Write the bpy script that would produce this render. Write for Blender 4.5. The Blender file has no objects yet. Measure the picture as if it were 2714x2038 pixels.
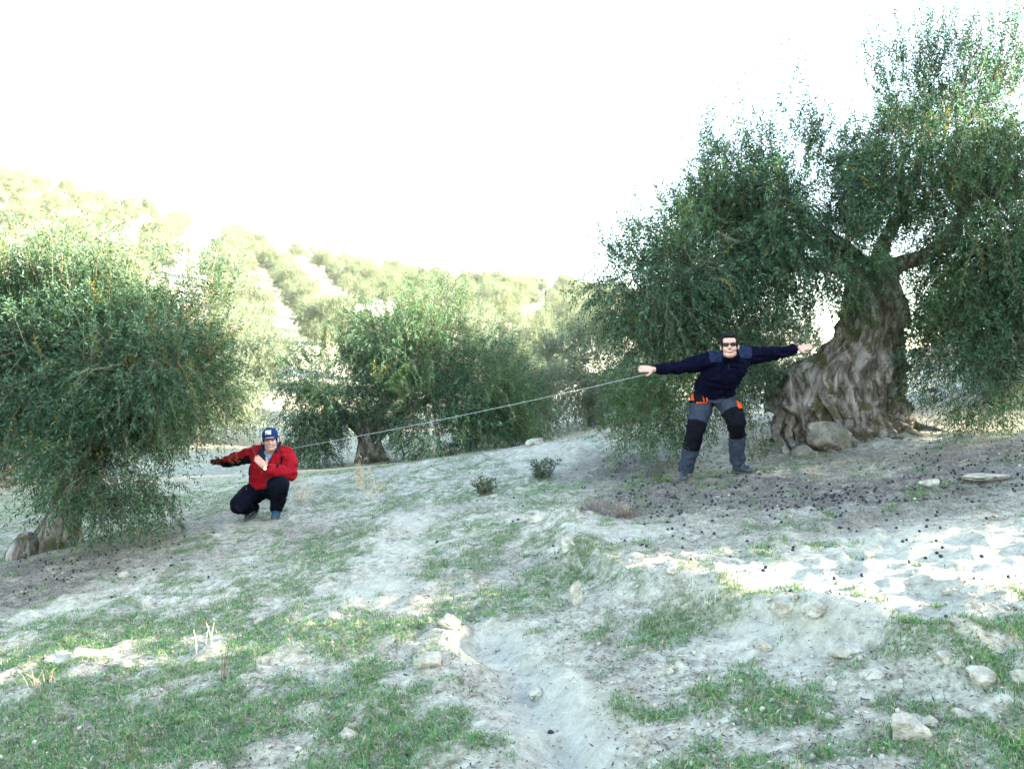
import bpy, math
import numpy as np
from mathutils import Vector, Matrix

scene = bpy.context.scene
COL = scene.collection
R = math.radians

# ------------------------------------------------------------------ camera, sky, sun, exposure
cam = bpy.data.cameras.new('camera')
cam.sensor_width = 36.0
cam.lens = 28.8
cam.clip_end = 2000
cam.clip_start = 0.05
camo = bpy.data.objects.new('camera', cam)
COL.objects.link(camo)
camo.location = (0, 0, 1.6)
camo.rotation_euler = (R(90), 0, 0)
scene.camera = camo

SUN_AZ, SUN_EL = 97.0, 16.0        # azimuth clockwise from +Y (the viewing direction)
world = bpy.data.worlds.new('World')
scene.world = world
world.use_nodes = True
wn, wl = world.node_tree.nodes, world.node_tree.links
sky = wn.new('ShaderNodeTexSky')
sky.sky_type = 'NISHITA'
sky.sun_disc = False
sky.sun_elevation = R(SUN_EL)
sky.sun_rotation = R(SUN_AZ)
sky.air_density = 1.0
sky.dust_density = 1.0
sky.ozone_density = 0.0
wl.new(sky.outputs[0], wn['Background'].inputs[0])
wn['Background'].inputs[1].default_value = 0.10

sun = bpy.data.lights.new('sun', 'SUN')
sun.energy = 5.0
sun.angle = R(0.53)
sun.color = (1.0, 0.9, 0.74)
suno = bpy.data.objects.new('sun', sun)
COL.objects.link(suno)
SDIR = Vector((math.sin(R(SUN_AZ)) * math.cos(R(SUN_EL)), math.cos(R(SUN_AZ)) * math.cos(R(SUN_EL)), math.sin(R(SUN_EL))))
suno.rotation_euler = SDIR.to_track_quat('Z', 'Y').to_euler()
suno.location = (20, -12, 30)

vs = scene.view_settings
vs.view_transform = 'Standard'
vs.look = 'None'
vs.exposure = 4.7
vs.gamma = 1.0
vs.use_curve_mapping = False
scene.cycles.use_denoising = True
scene.cycles.max_bounces = 6
scene.cycles.transparent_max_bounces = 4

# ------------------------------------------------------------------ noise and the lie of the land
rng = np.random.default_rng(7)


def _h(ix, iy, iz, seed):
    n = (ix.astype(np.int64) * 374761393 + iy.astype(np.int64) * 668265263 + iz.astype(np.int64) * 1274126177 + seed * 974711) & 0xFFFFFFFF
    n = ((n ^ (n >> 13)) * 1274126177) & 0xFFFFFFFF
    n = ((n ^ (n >> 16)) * 2246822519) & 0xFFFFFFFF
    return ((n ^ (n >> 15)) & 0xFFFFFF) / float(0xFFFFFF)


def noise3(x, y, z, seed=0):
    x, y, z = np.broadcast_arrays(np.asarray(x, float), np.asarray(y, float), np.asarray(z, float))
    ix, iy, iz = np.floor(x), np.floor(y), np.floor(z)
    fx, fy, fz = x - ix, y - iy, z - iz
    fx, fy, fz = (f * f * (3 - 2 * f) for f in (fx, fy, fz))
    r = 0
    for a in (0, 1):
        for b in (0, 1):
            for c in (0, 1):
                w = (fx if a else 1 - fx) * (fy if b else 1 - fy) * (fz if c else 1 - fz)
                r = r + w * _h(ix + a, iy + b, iz + c, seed)
    return r


def noise2(x, y, seed=0):
    x, y = np.broadcast_arrays(np.asarray(x, float), np.asarray(y, float))
    ix, iy = np.floor(x), np.floor(y)
    fx, fy = x - ix, y - iy
    fx, fy = fx * fx * (3 - 2 * fx), fy * fy * (3 - 2 * fy)
    z = np.zeros_like(ix)
    r = 0
    for a in (0, 1):
        for b in (0, 1):
            r = r + (fx if a else 1 - fx) * (fy if b else 1 - fy) * _h(ix + a, iy + b, z, seed)
    return r


def fbm2(x, y, oct=4, seed=0):
    r, a, t = 0, .5, 0
    for i in range(oct):
        r = r + a * noise2(x * 2 ** i + 13.7 * i, y * 2 ** i - 7.1 * i, seed + i)
        t += a
        a *= .5
    return r / t


def sp(t, w):
    return w * np.logaddexp(0, t / w)


def base_h(x, y):
    x = np.asarray(x, float)
    y = np.asarray(y, float)
    xs = x - sp(x - 9, 2) + sp(-x - 14, 3)
    yc = y - sp(y - 11.5, .7) + sp(-y - 20, 4)
    h = -.2 + .13 * xs + .065 * yc
    drop = sp(y - 12.2, .6)
    h = h - .5 * (1 - np.exp(-drop * .14 / .5)) * np.clip((x + 9) / 6, 0, 1)
    h = h + .17 * np.exp(-((y - 11.4) / 1.1) ** 2) * np.clip((x + 2.5) / 3, 0, 1) * np.clip((7 - x) / 3, 0, 1)
    h = h + .38 * np.exp(-((x - 7.6) / 1.7) ** 2 - ((y - 11) / 2.4) ** 2)
    p = .993 * x - .122 * y                                # towards the sun: the slope climbs
    h = h + .30 * (sp(p - 7, 1.6) - 1.45 * sp(p - 31, 4)) * np.clip((60 - y) / 25, 0, 1)
    q = .16 * (y - 28) - .167 * (x + 3)                    # the facing hillside
    yr = 168 - .12 * x
    h = h + sp(q, 1.2) - np.minimum(sp((y - yr) * .42, 3.0), 14 + 0 * y) + .1 * sp(-x - 40, 6) * np.clip((y - 30) / 60, 0, 1)
    return h


# eroded soil lips, clods and small banks: x, y, sigma x, sigma y, height
BUMPS = [(.28, 6.9, .32, .22, .10), (.45, 5.95, .25, .18, .09), (.75, 5.0, .35, .22, .08), (1.05, 4.75, .3, .2, .07), (-.35, 4.95, .18, .13, .07),
         (1.45, 4.15, .35, .16, .08), (1.75, 3.7, .25, .18, .06), (.05, 4.1, .16, .3, -.05), (-.1, 4.75, .18, .2, -.05), (.25, 3.55, .2, .3, -.05),
         (-1.2, 5.5, .4, .35, .05), (-.85, 5.0, .4, .2, .06), (2.0, 8.9, .8, .4, -.05), (-4.3, 8.2, 1.0, .6, .06), (1.2, 10.6, 1.0, .3, .08), (.4, 10.9, .5, .2, .06)]


def ground_h(x, y):
    x = np.asarray(x, float)
    y = np.asarray(y, float)
    h = base_h(x, y)
    d = np.sqrt(x * x + y * y)
    near = np.clip((26 - d) / 12, 0, 1)
    h = h + near * .09 * (fbm2(x * .7, y * .7, 3, 3) - .5)
    u, v = .78 * x + .62 * y, -.62 * x + .78 * y          # furrows of old ploughing
    h = h + near * .045 * (fbm2(u * .9, v * 3.0, 3, 21) - .5)
    n2 = np.clip((14 - d) / 6, 0, 1)
    cl = fbm2(x * 6, y * 6, 3, 9)
    h = h + n2 * .11 * np.clip(cl - .50, 0, 1) * 1.6 * (.25 + fbm2(x * .8 + 5, y * .8, 2, 40))
    h = h + n2 * .022 * (noise2(x * 17, y * 17, 55) - .5) + n2 * .016 * (1 - np.abs(2 * noise2(x * 4.5, y * 4.5, 57) - 1) - .5)
    yk = [3.1, 3.6, 4.15, 5.0, 5.95, 6.9, 7.6]
    d_ = x - np.interp(y, yk, [2.1, 1.8, 1.4, .75, .42, .25, .2]) + .30 * (fbm2(x * 2.2, y * 2.2, 3, 120) - .5)
    win = np.clip((y - 2.9) / .5, 0, 1) * np.clip((7.7 - y) / .8, 0, 1)
    st = 1 / (1 + np.exp(-np.clip(d_ / .045, -30, 30)))
    h = h + .15 * win * st * np.exp(-np.clip(d_, 0, None) / 1.3) * (.6 + .8 * fbm2(x * 1.3, y * 1.3, 2, 130))
    xr_ = np.interp(y, [2.7, 3.3, 4.0, 4.5, 5.0, 5.4], [.30, .24, .12, -.05, -.30, -.5])
    h = h - .07 * np.exp(-((x - xr_) / .15) ** 2) * np.clip((5.6 - y) / .8, 0, 1)
    for bx, by, sx, sy, a in BUMPS:
        h = h + a * np.exp(-((x - bx) / sx) ** 2 - ((y - by) / sy) ** 2) * (.75 + .5 * noise2(x * 9, y * 9, 77))
    return h


def gz(x, y):
    return float(ground_h(np.array([x]), np.array([y]))[0])


GRASS = [(-2.19, 4.06, .7, .45, 1), (-1.5, 3.9, .7, .4, 1), (-.72, 4.16, .45, .4, .9), (-2.5, 5.48, .6, .35, .8), (-2.08, 6.08, .5, .3, .7), (-1.57, 6.68, .35, .5, 1),
         (-1.37, 7.44, .3, .4, .8), (-.73, 5.06, .35, .25, 1.1), (-1.1, 5.04, .3, .22, 1.1), (-1.52, 5.1, .3, .3, .9), (-.3, 5.3, .3, .3, .7), (.14, 5.74, .3, .3, .9),
         (-.1, 6.7, .4, .5, .65), (.07, 8.86, .5, .7, .8), (-.63, 10.5, .9, .5, .7), (-.46, 3.58, .4, .25, .8), (.05, 3.5, .12, .2, .9), (.91, 3.64, .25, .16, 1), (1.16, 3.46, .25, .15, 1),
         (1.46, 3.2, .25, .2, .8), (2.2, 3.75, .25, .16, 1.1), (.7, 4.5, .22, .3, .7), (.95, 4.5, .25, .2, .6), (1.8, 2.9, .3, .2, .9), (-4.08, 10.7, 1.2, .7, .9), (-2.9, 12.6, 1.2, .6, .9),
         (1.5, 11.6, .9, .5, .5), (1.55, 8.45, .25, .15, .8), (-3.42, 5.78, .6, .35, .6), (-7.5, 11.5, 1.5, 1.2, .9), (.5, 7.8, .5, .4, .4), (-1.2, 9, .6, .6, .3), (-3.4, 4.9, .5, .5, .7)]
BARE = [(-.12, 4.7, .22, .25, 1.6), (.28, 3.1, .16, .3, 1.4), (.19, 3.62, .22, .35, 1.8), (.1, 4.08, .2, .3, 1.6), (-1.0, 5.9, .3, .3, 1.3), (-1.0, 6.9, .22, .4, 1.2), (-.95, 7.9, .25, .5, 1), (1.62, 4.9, .6, .4, 1), (2.57, 5.38, .8, .6, 1), (1.2, 4.14, .3, .25, .8),
        (1.85, 4.1, .5, .3, .9), (2.61, 4.64, .6, .4, 1), (-1.88, 5.06, .3, .2, .5), (-3.3, 6.4, .7, .3, .7), (.86, 6.24, .4, .35, .8), (.56, 5.08, .2, .2, .4), (.55, 10.4, .8, .5, .6), (4.9, 9.2, .9, .8, .9), (-2.9, 8.6, .6, .5, .7)]
LITTER = [(1.3, 9.3, .7, .9, .9), (1.89, 7.7, .8, .6, 1), (2.5, 7.0, .8, .45, .9), (3.46, 6.9, .9, .5, .9), (4.5, 7.7, .9, .6, .9), (1.1, 7.4, .5, .5, .9), (-4.2, 7.6, .9, .5, 1), (-4.4, 6.9, .8, .35, 1),
          (-3.7, 8.6, .7, .45, .5), (-1.05, 11.9, 1.6, .35, .9), (2.7, 6.0, .8, .3, .5), (-2, 8, 1, .8, .35), (3.4, 8.4, 1.0, .5, .5)]


def field(tab, x, y):
    r = np.zeros_like(np.asarray(x, float))
    for a, b, sx, sy, w in tab:
        r = r + w * np.exp(-((x - a) / sx) ** 2 - ((y - b) / sy) ** 2)
    return r


def grass_mask(x, y):
    u, v = .78 * x + .62 * y, -.62 * x + .78 * y
    n = fbm2(u * 1.6, v * 2.6, 3, 60)
    n2 = fbm2(x * 6.5, y * 6.5, 3, 64)
    m = field(GRASS, x, y) * .75 - .6 * field(BARE, x, y) - .35 * field(LITTER, x, y) + .12 + .14 * np.clip(-x / 1.5, 0, 1)
    return np.clip((m + (n - .5) * 1.5 + (n2 - .5) * 2.6) * 1.2, 0, 1)


def litter_mask(x, y):
    return np.clip(field(LITTER, x, y) * 1.5 - .3 * field(BARE, x, y) + (fbm2(x * 1.7, y * 1.7, 3, 90) - .42) * .9, 0, 1)


# ------------------------------------------------------------------ mesh and material helpers
def np_mesh(name, V, F, col=None, smooth=False):
    V = np.asarray(V, np.float32)
    F = np.asarray(F, np.int32)
    me = bpy.data.meshes.new(name)
    n, k = F.shape
    me.vertices.add(len(V))
    me.vertices.foreach_set('co', V.ravel())
    me.loops.add(n * k)
    me.loops.foreach_set('vertex_index', F.ravel())
    me.polygons.add(n)
    me.polygons.foreach_set('loop_start', np.arange(0, n * k, k, dtype=np.int32))
    me.update(calc_edges=True)
    if smooth:
        me.polygons.foreach_set('use_smooth', np.ones(n, bool))
    if col is not None:
        a = me.attributes.new('col', 'FLOAT_COLOR', 'POINT')
        c = np.ones((len(V), 4), np.float32)
        c[:, :3] = col
        a.data.foreach_set('color', c.ravel())
    me.update()
    return me


def obj(name, me, mat=None, parent=None, loc=None):
    o = bpy.data.objects.new(name, me)
    COL.objects.link(o)
    if mat is not None and me is not None and not me.materials:
        me.materials.append(mat)
    if parent is not None:
        o.parent = parent
    if loc is not None:
        o.location = loc
    return o


def tag(o, label=None, cat=None, group=None, kind=None):
    if label:
        o['label'] = label
    if cat:
        o['category'] = cat
    if group:
        o['group'] = group
    if kind:
        o['kind'] = kind
    return o


def empty(name, loc):
    o = bpy.data.objects.new(name, None)
    o.empty_display_size = .2
    COL.objects.link(o)
    o.location = loc
    return o


def new_mat(name):
    m = bpy.data.materials.new(name)
    m.use_nodes = True
    nt = m.node_tree
    return m, nt.nodes, nt.links, nt.nodes['Principled BSDF']


def nnode(n, t, **kw):
    o = n.new(t)
    for k, v in kw.items():
        setattr(o, k, v)
    return o


def noise_tex(n, l, scale, detail=4, rough=.6, coord=None, dist=0.0):
    t = n.new('ShaderNodeTexNoise')
    t.inputs['Scale'].default_value = scale
    t.inputs['Detail'].default_value = detail
    t.inputs['Roughness'].default_value = rough
    t.inputs['Distortion'].default_value = dist
    if coord is not None:
        l.new(coord, t.inputs['Vector'])
    return t


def ramp(n, l, fac, stops):
    r = n.new('ShaderNodeValToRGB')
    e = r.color_ramp.elements
    while len(e) < len(stops):
        e.new(.5)
    for q, (p, c) in zip(e, stops):
        q.position = p
        q.color = (*c, 1) if len(c) == 3 else c
    l.new(fac, r.inputs[0])
    return r


def mixc(n, l, fac, a, b, blend='MIX'):
    m = n.new('ShaderNodeMix')
    m.data_type = 'RGBA'
    m.blend_type = blend
    for sock, v in ((0, fac), (6, a), (7, b)):
        if hasattr(v, 'is_linked'):
            l.new(v, m.inputs[sock])
        elif isinstance(v, (int, float)):
            m.inputs[sock].default_value = v
        else:
            m.inputs[sock].default_value = (*v, 1)
    return m.outputs[2]


def mathn(n, l, op, a, b):
    m = n.new('ShaderNodeMath')
    m.operation = op
    for i, v in enumerate((a, b)):
        if hasattr(v, 'is_linked'):
            l.new(v, m.inputs[i])
        else:
            m.inputs[i].default_value = v
    return m.outputs[0]


def bump(n, l, b, height, strength=.5, dist=.01):
    bp = n.new('ShaderNodeBump')
    bp.inputs['Strength'].default_value = strength
    bp.inputs['Distance'].default_value = dist
    l.new(height, bp.inputs['Height'])
    l.new(bp.outputs[0], b.inputs['Normal'])
    return bp


def fabric(name, c, var=.25, scale=30, rough=.9, spec=.03):
    m, n, l, b = new_mat(name)
    tc = n.new('ShaderNodeTexCoord').outputs['Object']
    t = noise_tex(n, l, scale * .35, 5, .65, tc)
    lo = tuple(x * (1 - var) for x in c)
    hi = tuple(min(1, x * (1 + var)) for x in c)
    l.new(ramp(n, l, t.outputs[0], [(.3, lo), (.7, hi)]).outputs[0], b.inputs['Base Color'])
    b.inputs['Roughness'].default_value = rough
    b.inputs['Specular IOR Level'].default_value = spec
    t2 = noise_tex(n, l, scale * 10, 2, .5, tc)
    t3 = noise_tex(n, l, 9, 3, .55, tc, .6)
    h = mathn(n, l, 'ADD', mathn(n, l, 'MULTIPLY', t2.outputs[0], .12), t3.outputs[0])
    bump(n, l, b, h, .55, .025)
    return m


def attr_mat(name, rough=.6, transl=0.0, spec=.3):
    m, n, l, b = new_mat(name)
    a = nnode(n, 'ShaderNodeAttribute', attribute_name='col')
    l.new(a.outputs['Color'], b.inputs['Base Color'])
    b.inputs['Roughness'].default_value = rough
    b.inputs['Specular IOR Level'].default_value = spec
    if transl > 0:
        tr = n.new('ShaderNodeBsdfTranslucent')
        hs = n.new('ShaderNodeHueSaturation')
        hs.inputs['Saturation'].default_value = 1.25
        hs.inputs['Value'].default_value = 1.5
        hs.inputs['Hue'].default_value = .485
        l.new(a.outputs['Color'], hs.inputs['Color'])
        l.new(hs.outputs[0], tr.inputs[0])
        mx = n.new('ShaderNodeMixShader')
        mx.inputs[0].default_value = transl
        l.new(b.outputs[0], mx.inputs[1])
        l.new(tr.outputs[0], mx.inputs[2])
        l.new(mx.outputs[0], n['Material Output'].inputs[0])
    return m


LEAF = attr_mat('olive_leaf', .55, .30, .08)
GRASSM = attr_mat('grass_blade', .6, .3, .25)
DRY = attr_mat('dry_litter', .85, 0, .15)

# bark
BARK, n, l, b = new_mat('olive_bark')
tc = n.new('ShaderNodeTexCoord').outputs['Object']
mp = n.new('ShaderNodeMapping')
mp.inputs['Scale'].default_value = (1, 1, .35)
l.new(tc, mp.inputs[0])
t1 = noise_tex(n, l, 9, 8, .68, mp.outputs[0], .8)
t2 = noise_tex(n, l, 2.3, 4, .6, tc)
t3 = noise_tex(n, l, 4.2, 5, .65, tc)
c1 = ramp(n, l, t1.outputs[0], [(.34, (.024, .018, .012)), (.47, (.10, .083, .064)), (.60, (.23, .208, .18)), (.78, (.36, .338, .308))]).outputs[0]
c2 = mixc(n, l, ramp(n, l, t2.outputs[0], [(.45, (0, 0, 0)), (.62, (1, 1, 1))]).outputs[0], c1, (.06, .038, .021), 'MIX')
c2 = mixc(n, l, .35, c1, c2)
c3 = mixc(n, l, ramp(n, l, t3.outputs[0], [(.53, (0, 0, 0)), (.61, (.85, .85, .85))]).outputs[0], c2, (.040, .040, .006))
l.new(c3, b.inputs['Base Color'])
b.inputs['Roughness'].default_value = .9
b.inputs['Specular IOR Level'].default_value = .2
t4 = noise_tex(n, l, 40, 6, .7, mp.outputs[0], .5)
bump(n, l, b, mathn(n, l, 'ADD', t1.outputs[0], mathn(n, l, 'MULTIPLY', t4.outputs[0], .35)), 1.0, .08)

# stone and clods
STONE, n, l, b = new_mat('pale_stone')
tc = n.new('ShaderNodeTexCoord').outputs['Object']
t1 = noise_tex(n, l, 14, 8, .65, tc)
t2 = noise_tex(n, l, 60, 4, .6, tc)
l.new(ramp(n, l, t1.outputs[0], [(.3, (.10, .09, .065)), (.5, (.205, .19, .145)), (.7, (.30, .285, .225))]).outputs[0], b.inputs['Base Color'])
b.inputs['Roughness'].default_value = .95
b.inputs['Specular IOR Level'].default_value = .15
bump(n, l, b, mathn(n, l, 'ADD', t1.outputs[0], mathn(n, l, 'MULTIPLY', t2.outputs[0], .4)), .8, .02)

ROCK, n, l, b = new_mat('root_boulder')
tc = n.new('ShaderNodeTexCoord').outputs['Object']
t1 = noise_tex(n, l, 6, 8, .65, tc)
t2 = noise_tex(n, l, 3, 4, .6, tc)
cA = ramp(n, l, t1.outputs[0], [(.34, (.045, .038, .026)), (.47, (.13, .115, .085)), (.62, (.215, .195, .15))]).outputs[0]
l.new(mixc(n, l, ramp(n, l, t2.outputs[0], [(.52, (0, 0, 0)), (.62, (.7, .7, .7))]).outputs[0], cA, (.05, .05, .018)), b.inputs['Base Color'])
b.inputs['Roughness'].default_value = .95
bump(n, l, b, t1.outputs[0], 1.0, .12)

# ground
GROUND, n, l, b = new_mat('chalky_soil')
tc = n.new('ShaderNodeTexCoord').outputs['Object']
at = nnode(n, 'ShaderNodeAttribute', attribute_name='col')
sx = n.new('ShaderNodeSeparateColor')
l.new(at.outputs['Color'], sx.inputs[0])
nA = noise_tex(n, l, 1.6, 6, .6, tc)
nB = noise_tex(n, l, 14, 8, .7, tc)
nC = noise_tex(n, l, 60, 5, .7, tc)
nD = noise_tex(n, l, 5, 6, .7, tc, .4)
soil = ramp(n, l, nB.outputs[0], [(.31, (.075, .07, .048)), (.42, (.205, .195, .145)), (.54, (.345, .335, .262)), (.70, (.49, .485, .39))]).outputs[0]
soil = mixc(n, l, ramp(n, l, nA.outputs[0], [(.4, (0, 0, 0)), (.65, (.5, .5, .5))]).outputs[0], soil, (.33, .295, .23))
speck = ramp(n, l, nC.outputs[0], [(.36, (1, 1, 1)), (.43, (0, 0, 0))]).outputs[0]
soil = mixc(n, l, mathn(n, l, 'MULTIPLY', speck, .75), soil, (.10, .08, .06))
soil = mixc(n, l, mathn(n, l, 'MULTIPLY', sx.outputs[2], .6), soil, mixc(n, l, nB.outputs[0], (.30, .29, .225), (.45, .44, .355)))
lit = mathn(n, l, 'MULTIPLY', sx.outputs[1], ramp(n, l, nD.outputs[0], [(.30, (.35, .35, .35)), (.52, (1, 1, 1))]).outputs[0])
soil = mixc(n, l, mathn(n, l, 'MULTIPLY', lit, .9), soil, mixc(n, l, ramp(n, l, nC.outputs[0], [(.35, (0, 0, 0)), (.65, (1, 1, 1))]).outputs[0], (.022, .019, .017), (.17, .15, .125)))
gr = mathn(n, l, 'MULTIPLY', sx.outputs[0], ramp(n, l, nB.outputs[0], [(.38, (1, 1, 1)), (.62, (.15, .15, .15))]).outputs[0])
soil = mixc(n, l, mathn(n, l, 'MULTIPLY', gr, .75), soil, mixc(n, l, nC.outputs[0], (.035, .065, .02), (.13, .16, .085)))
l.new(soil, b.inputs['Base Color'])
b.inputs['Roughness'].default_value = .97
b.inputs['Specular IOR Level'].default_value = .1
hgt = mathn(n, l, 'ADD', mathn(n, l, 'MULTIPLY', nB.outputs[0], 1.0), mathn(n, l, 'MULTIPLY', nC.outputs[0], .45))
bump(n, l, b, hgt, 1.0, .07)

# ------------------------------------------------------------------ ground sheet
def axis(fine_a, fine_b, step, lo, hi, g=1.09, most=6.0):
    a = list(np.arange(fine_a, fine_b + 1e-6, step))
    s, v = step, a[-1]
    while v < hi:
        s = min(s * g, most)
        v += s
        a.append(v)
    s, v, pre = step, a[0], []
    while v > lo:
        s = min(s * g, most)
        v -= s
        pre.append(v)
    return np.array(pre[::-1] + a)


ax = axis(-3.2, 3.6, .032, -190, 150)
ay = axis(2.7, 9.5, .034, -90, 240, 1.07)
GX, GY = np.meshgrid(ax, ay)
gx, gy = GX.ravel(), GY.ravel()
GZ = ground_h(gx, gy)
nx, ny = len(ax), len(ay)
idx = np.arange(nx * ny).reshape(ny, nx)
F = np.stack([idx[:-1, :-1], idx[:-1, 1:], idx[1:, 1:], idx[1:, :-1]], -1).reshape(-1, 4)
dist = np.hypot(gx, gy)
far = np.clip((dist - 12) / 10, 0, 1)
gm = grass_mask(gx, gy) * (1 - far) + far * np.clip((fbm2(gx * .12, gy * .12, 3, 5) - .42) * 1.6 + 1.1 * np.exp(-((gy - 17) / 12) ** 2) + (fbm2(gx * 1.1, gy * 1.1, 3, 6) - .5) * 1.2, 0, .85)
lm = litter_mask(gx, gy) * (1 - far)
me = np_mesh('ground', np.stack([gx, gy, GZ], 1), F, np.stack([gm, lm, np.clip(field(BARE, gx, gy) * .8 + (fbm2(gx * 1.2, gy * 1.2, 3, 140) - .5) * .9, 0, 1) * (1 - far)], 1), True)
tag(obj('ground', me, GROUND), 'pale chalky olive grove ground sloping up to the right', 'ground', kind='structure')


# ------------------------------------------------------------------ wood: trunks and limbs
def polytrunk(rows, seed, nth=120, nz=150, twist=1.0, rope=.16, amp=.1, rf=1.0):
    """rows: z, x left, x right, depth scale, y centre; returns a gnarled closed trunk mesh"""
    rows = np.array(sorted(rows))
    z = np.linspace(rows[0, 0], rows[-1, 0], nz)
    xl, xr, ds, yc = (np.interp(z, rows[:, 0], rows[:, i]) for i in (1, 2, 3, 4))
    k = np.array([1, 2, 3, 2, 1]) / 9
    sm = lambda a: np.convolve(np.pad(a, 2, 'edge'), k, 'valid')
    xl, xr, ds, yc = (sm(sm(a)) for a in (xl, xr, ds, yc))
    th = np.linspace(0, 2 * np.pi, nth, endpoint=False)
    Z, T = np.meshgrid(z, th, indexing='ij')
    rx = ((xr - xl) / 2)[:, None]
    cx = ((xr + xl) / 2)[:, None]
    t2 = T + twist * (Z - rows[0, 0])
    c, s = np.cos(t2), np.sin(t2)
    w = noise3(c * 1.3, s * 1.3, Z * 1.4, seed + 5) - .5
    rp = 1 - np.abs(2 * noise3(c * 2.6 * rf + w * 1.5, s * 2.6 * rf + w, Z * 1.1 * rf, seed) - 1)
    rp2 = 1 - np.abs(2 * noise3(c * 6 * rf + w * 2, s * 6 * rf, Z * 2.6 * rf, seed + 1) - 1)
    big = noise3(np.cos(T) * 1.2, np.sin(T) * 1.2, Z * 2.0, seed + 2) - .5
    fine = noise3(c * 14 * rf, s * 14 * rf, Z * 7 * rf, seed + 3) - .5
    hole = np.clip(noise3(c * 2.2, s * 2.2, Z * 2.6, seed + 9) - .66, 0, 1) * 3.0
    rp3 = 1 - np.abs(2 * noise3(c * 13 * rf + w * 3, s * 13 * rf, Z * 4.5 * rf, seed + 4) - 1)
    f = 1 + rope * (rp ** 1.4 - .55) + rope * .6 * (rp2 ** 1.3 - .55) + rope * .28 * (rp3 - .6) + amp * 1.6 * big + .05 * fine - .55 * hole
    X = cx + rx * f * np.cos(T)
    Y = yc[:, None] + rx * ds[:, None] * f * np.sin(T)
    V = np.stack([X, Y, Z + .02 * big], -1).reshape(-1, 3)
    idx = np.arange(nz * nth).reshape(nz, nth)
    nxt = np.roll(idx, -1, 1)
    F = np.stack([idx[:-1], nxt[:-1], nxt[1:], idx[1:]], -1).reshape(-1, 4)
    top = len(V)
    V = np.vstack([V, [[cx[-1, 0], yc[-1], z[-1] + .03]]])
    Ft = np.stack([idx[-1], nxt[-1], np.full(nth, top), np.full(nth, top)], -1)
    return V, F, Ft


def tube(pts, rad, seg=10, seed=0, wob=.18, sub=6):
    pts = np.array(pts, float)
    rad = np.array(rad, float)
    t = np.arange(len(pts))
    tt = np.linspace(0, len(pts) - 1, (len(pts) - 1) * sub + 1)

    def cr(a):
        i = np.clip(np.floor(tt).astype(int), 0, len(a) - 2)
        f = (tt - i)[:, None] if a.ndim > 1 else tt - i
        p0, p1, p2, p3 = a[np.maximum(i - 1, 0)], a[i], a[i + 1], a[np.minimum(i + 2, len(a) - 1)]
        return .5 * (2 * p1 + (p2 - p0) * f + (2 * p0 - 5 * p1 + 4 * p2 - p3) * f ** 2 + (3 * p1 - p0 - 3 * p2 + p3) * f ** 3)
    P, r = cr(pts), np.maximum(cr(rad), .0008)
    D = np.gradient(P, axis=0)
    D /= np.linalg.norm(D, axis=1)[:, None] + 1e-9
    ref = np.array([0, 0, 1.0]) if abs(D[:, 2]).mean() < .8 else np.array([1.0, 0, 0])
    U = np.cross(D, ref)
    U /= np.linalg.norm(U, axis=1)[:, None] + 1e-9
    W = np.cross(D, U)
    th = np.linspace(0, 2 * np.pi, seg, endpoint=False)
    k = np.arange(len(P))[:, None]
    f = 1 + wob * (noise3(np.cos(th) * 1.5 + k * 0, np.sin(th) * 1.5 + k * 0, k * .35, seed) - .5) * 2
    V = (P[:, None] + (r[:, None] * f)[..., None] * (np.cos(th)[None, :, None] * U[:, None] + np.sin(th)[None, :, None] * W[:, None])).reshape(-1, 3)
    idx = np.arange(len(P) * seg).reshape(len(P), seg)
    nxt = np.roll(idx, -1, 1)
    F = np.stack([idx[:-1], nxt[:-1], nxt[1:], idx[1:]], -1).reshape(-1, 4)
    a, c = len(V), len(V) + 1
    V = np.vstack([V, P[:1], P[-1:]])
    F = np.vstack([F, np.stack([nxt[0], idx[0], np.full(seg, a), np.full(seg, a)], -1)[:, [0, 1, 2, 2]] if False else np.zeros((0, 4), int)])
    T = np.vstack([np.stack([nxt[0], idx[0], np.full(seg, a)], -1), np.stack([idx[-1], nxt[-1], np.full(seg, c)], -1)])
    return V, F, T


def mixed_mesh(name, V, polys, smooth=True):
    me = bpy.data.meshes.new(name)
    me.from_pydata([tuple(v) for v in V], [], [tuple(int(i) for i in f) for P in polys for f in P])
    me.update()
    if smooth:
        me.polygons.foreach_set('use_smooth', np.ones(len(me.polygons), bool))
    return me


def tube_mesh(name, *a, **k):
    V, F, T = tube(*a, **k)
    return mixed_mesh(name, V, [F, T])


# ------------------------------------------------------------------ foliage
def unit(a):
    return a / (np.linalg.norm(a, axis=-1, keepdims=True) + 1e-9)


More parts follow.
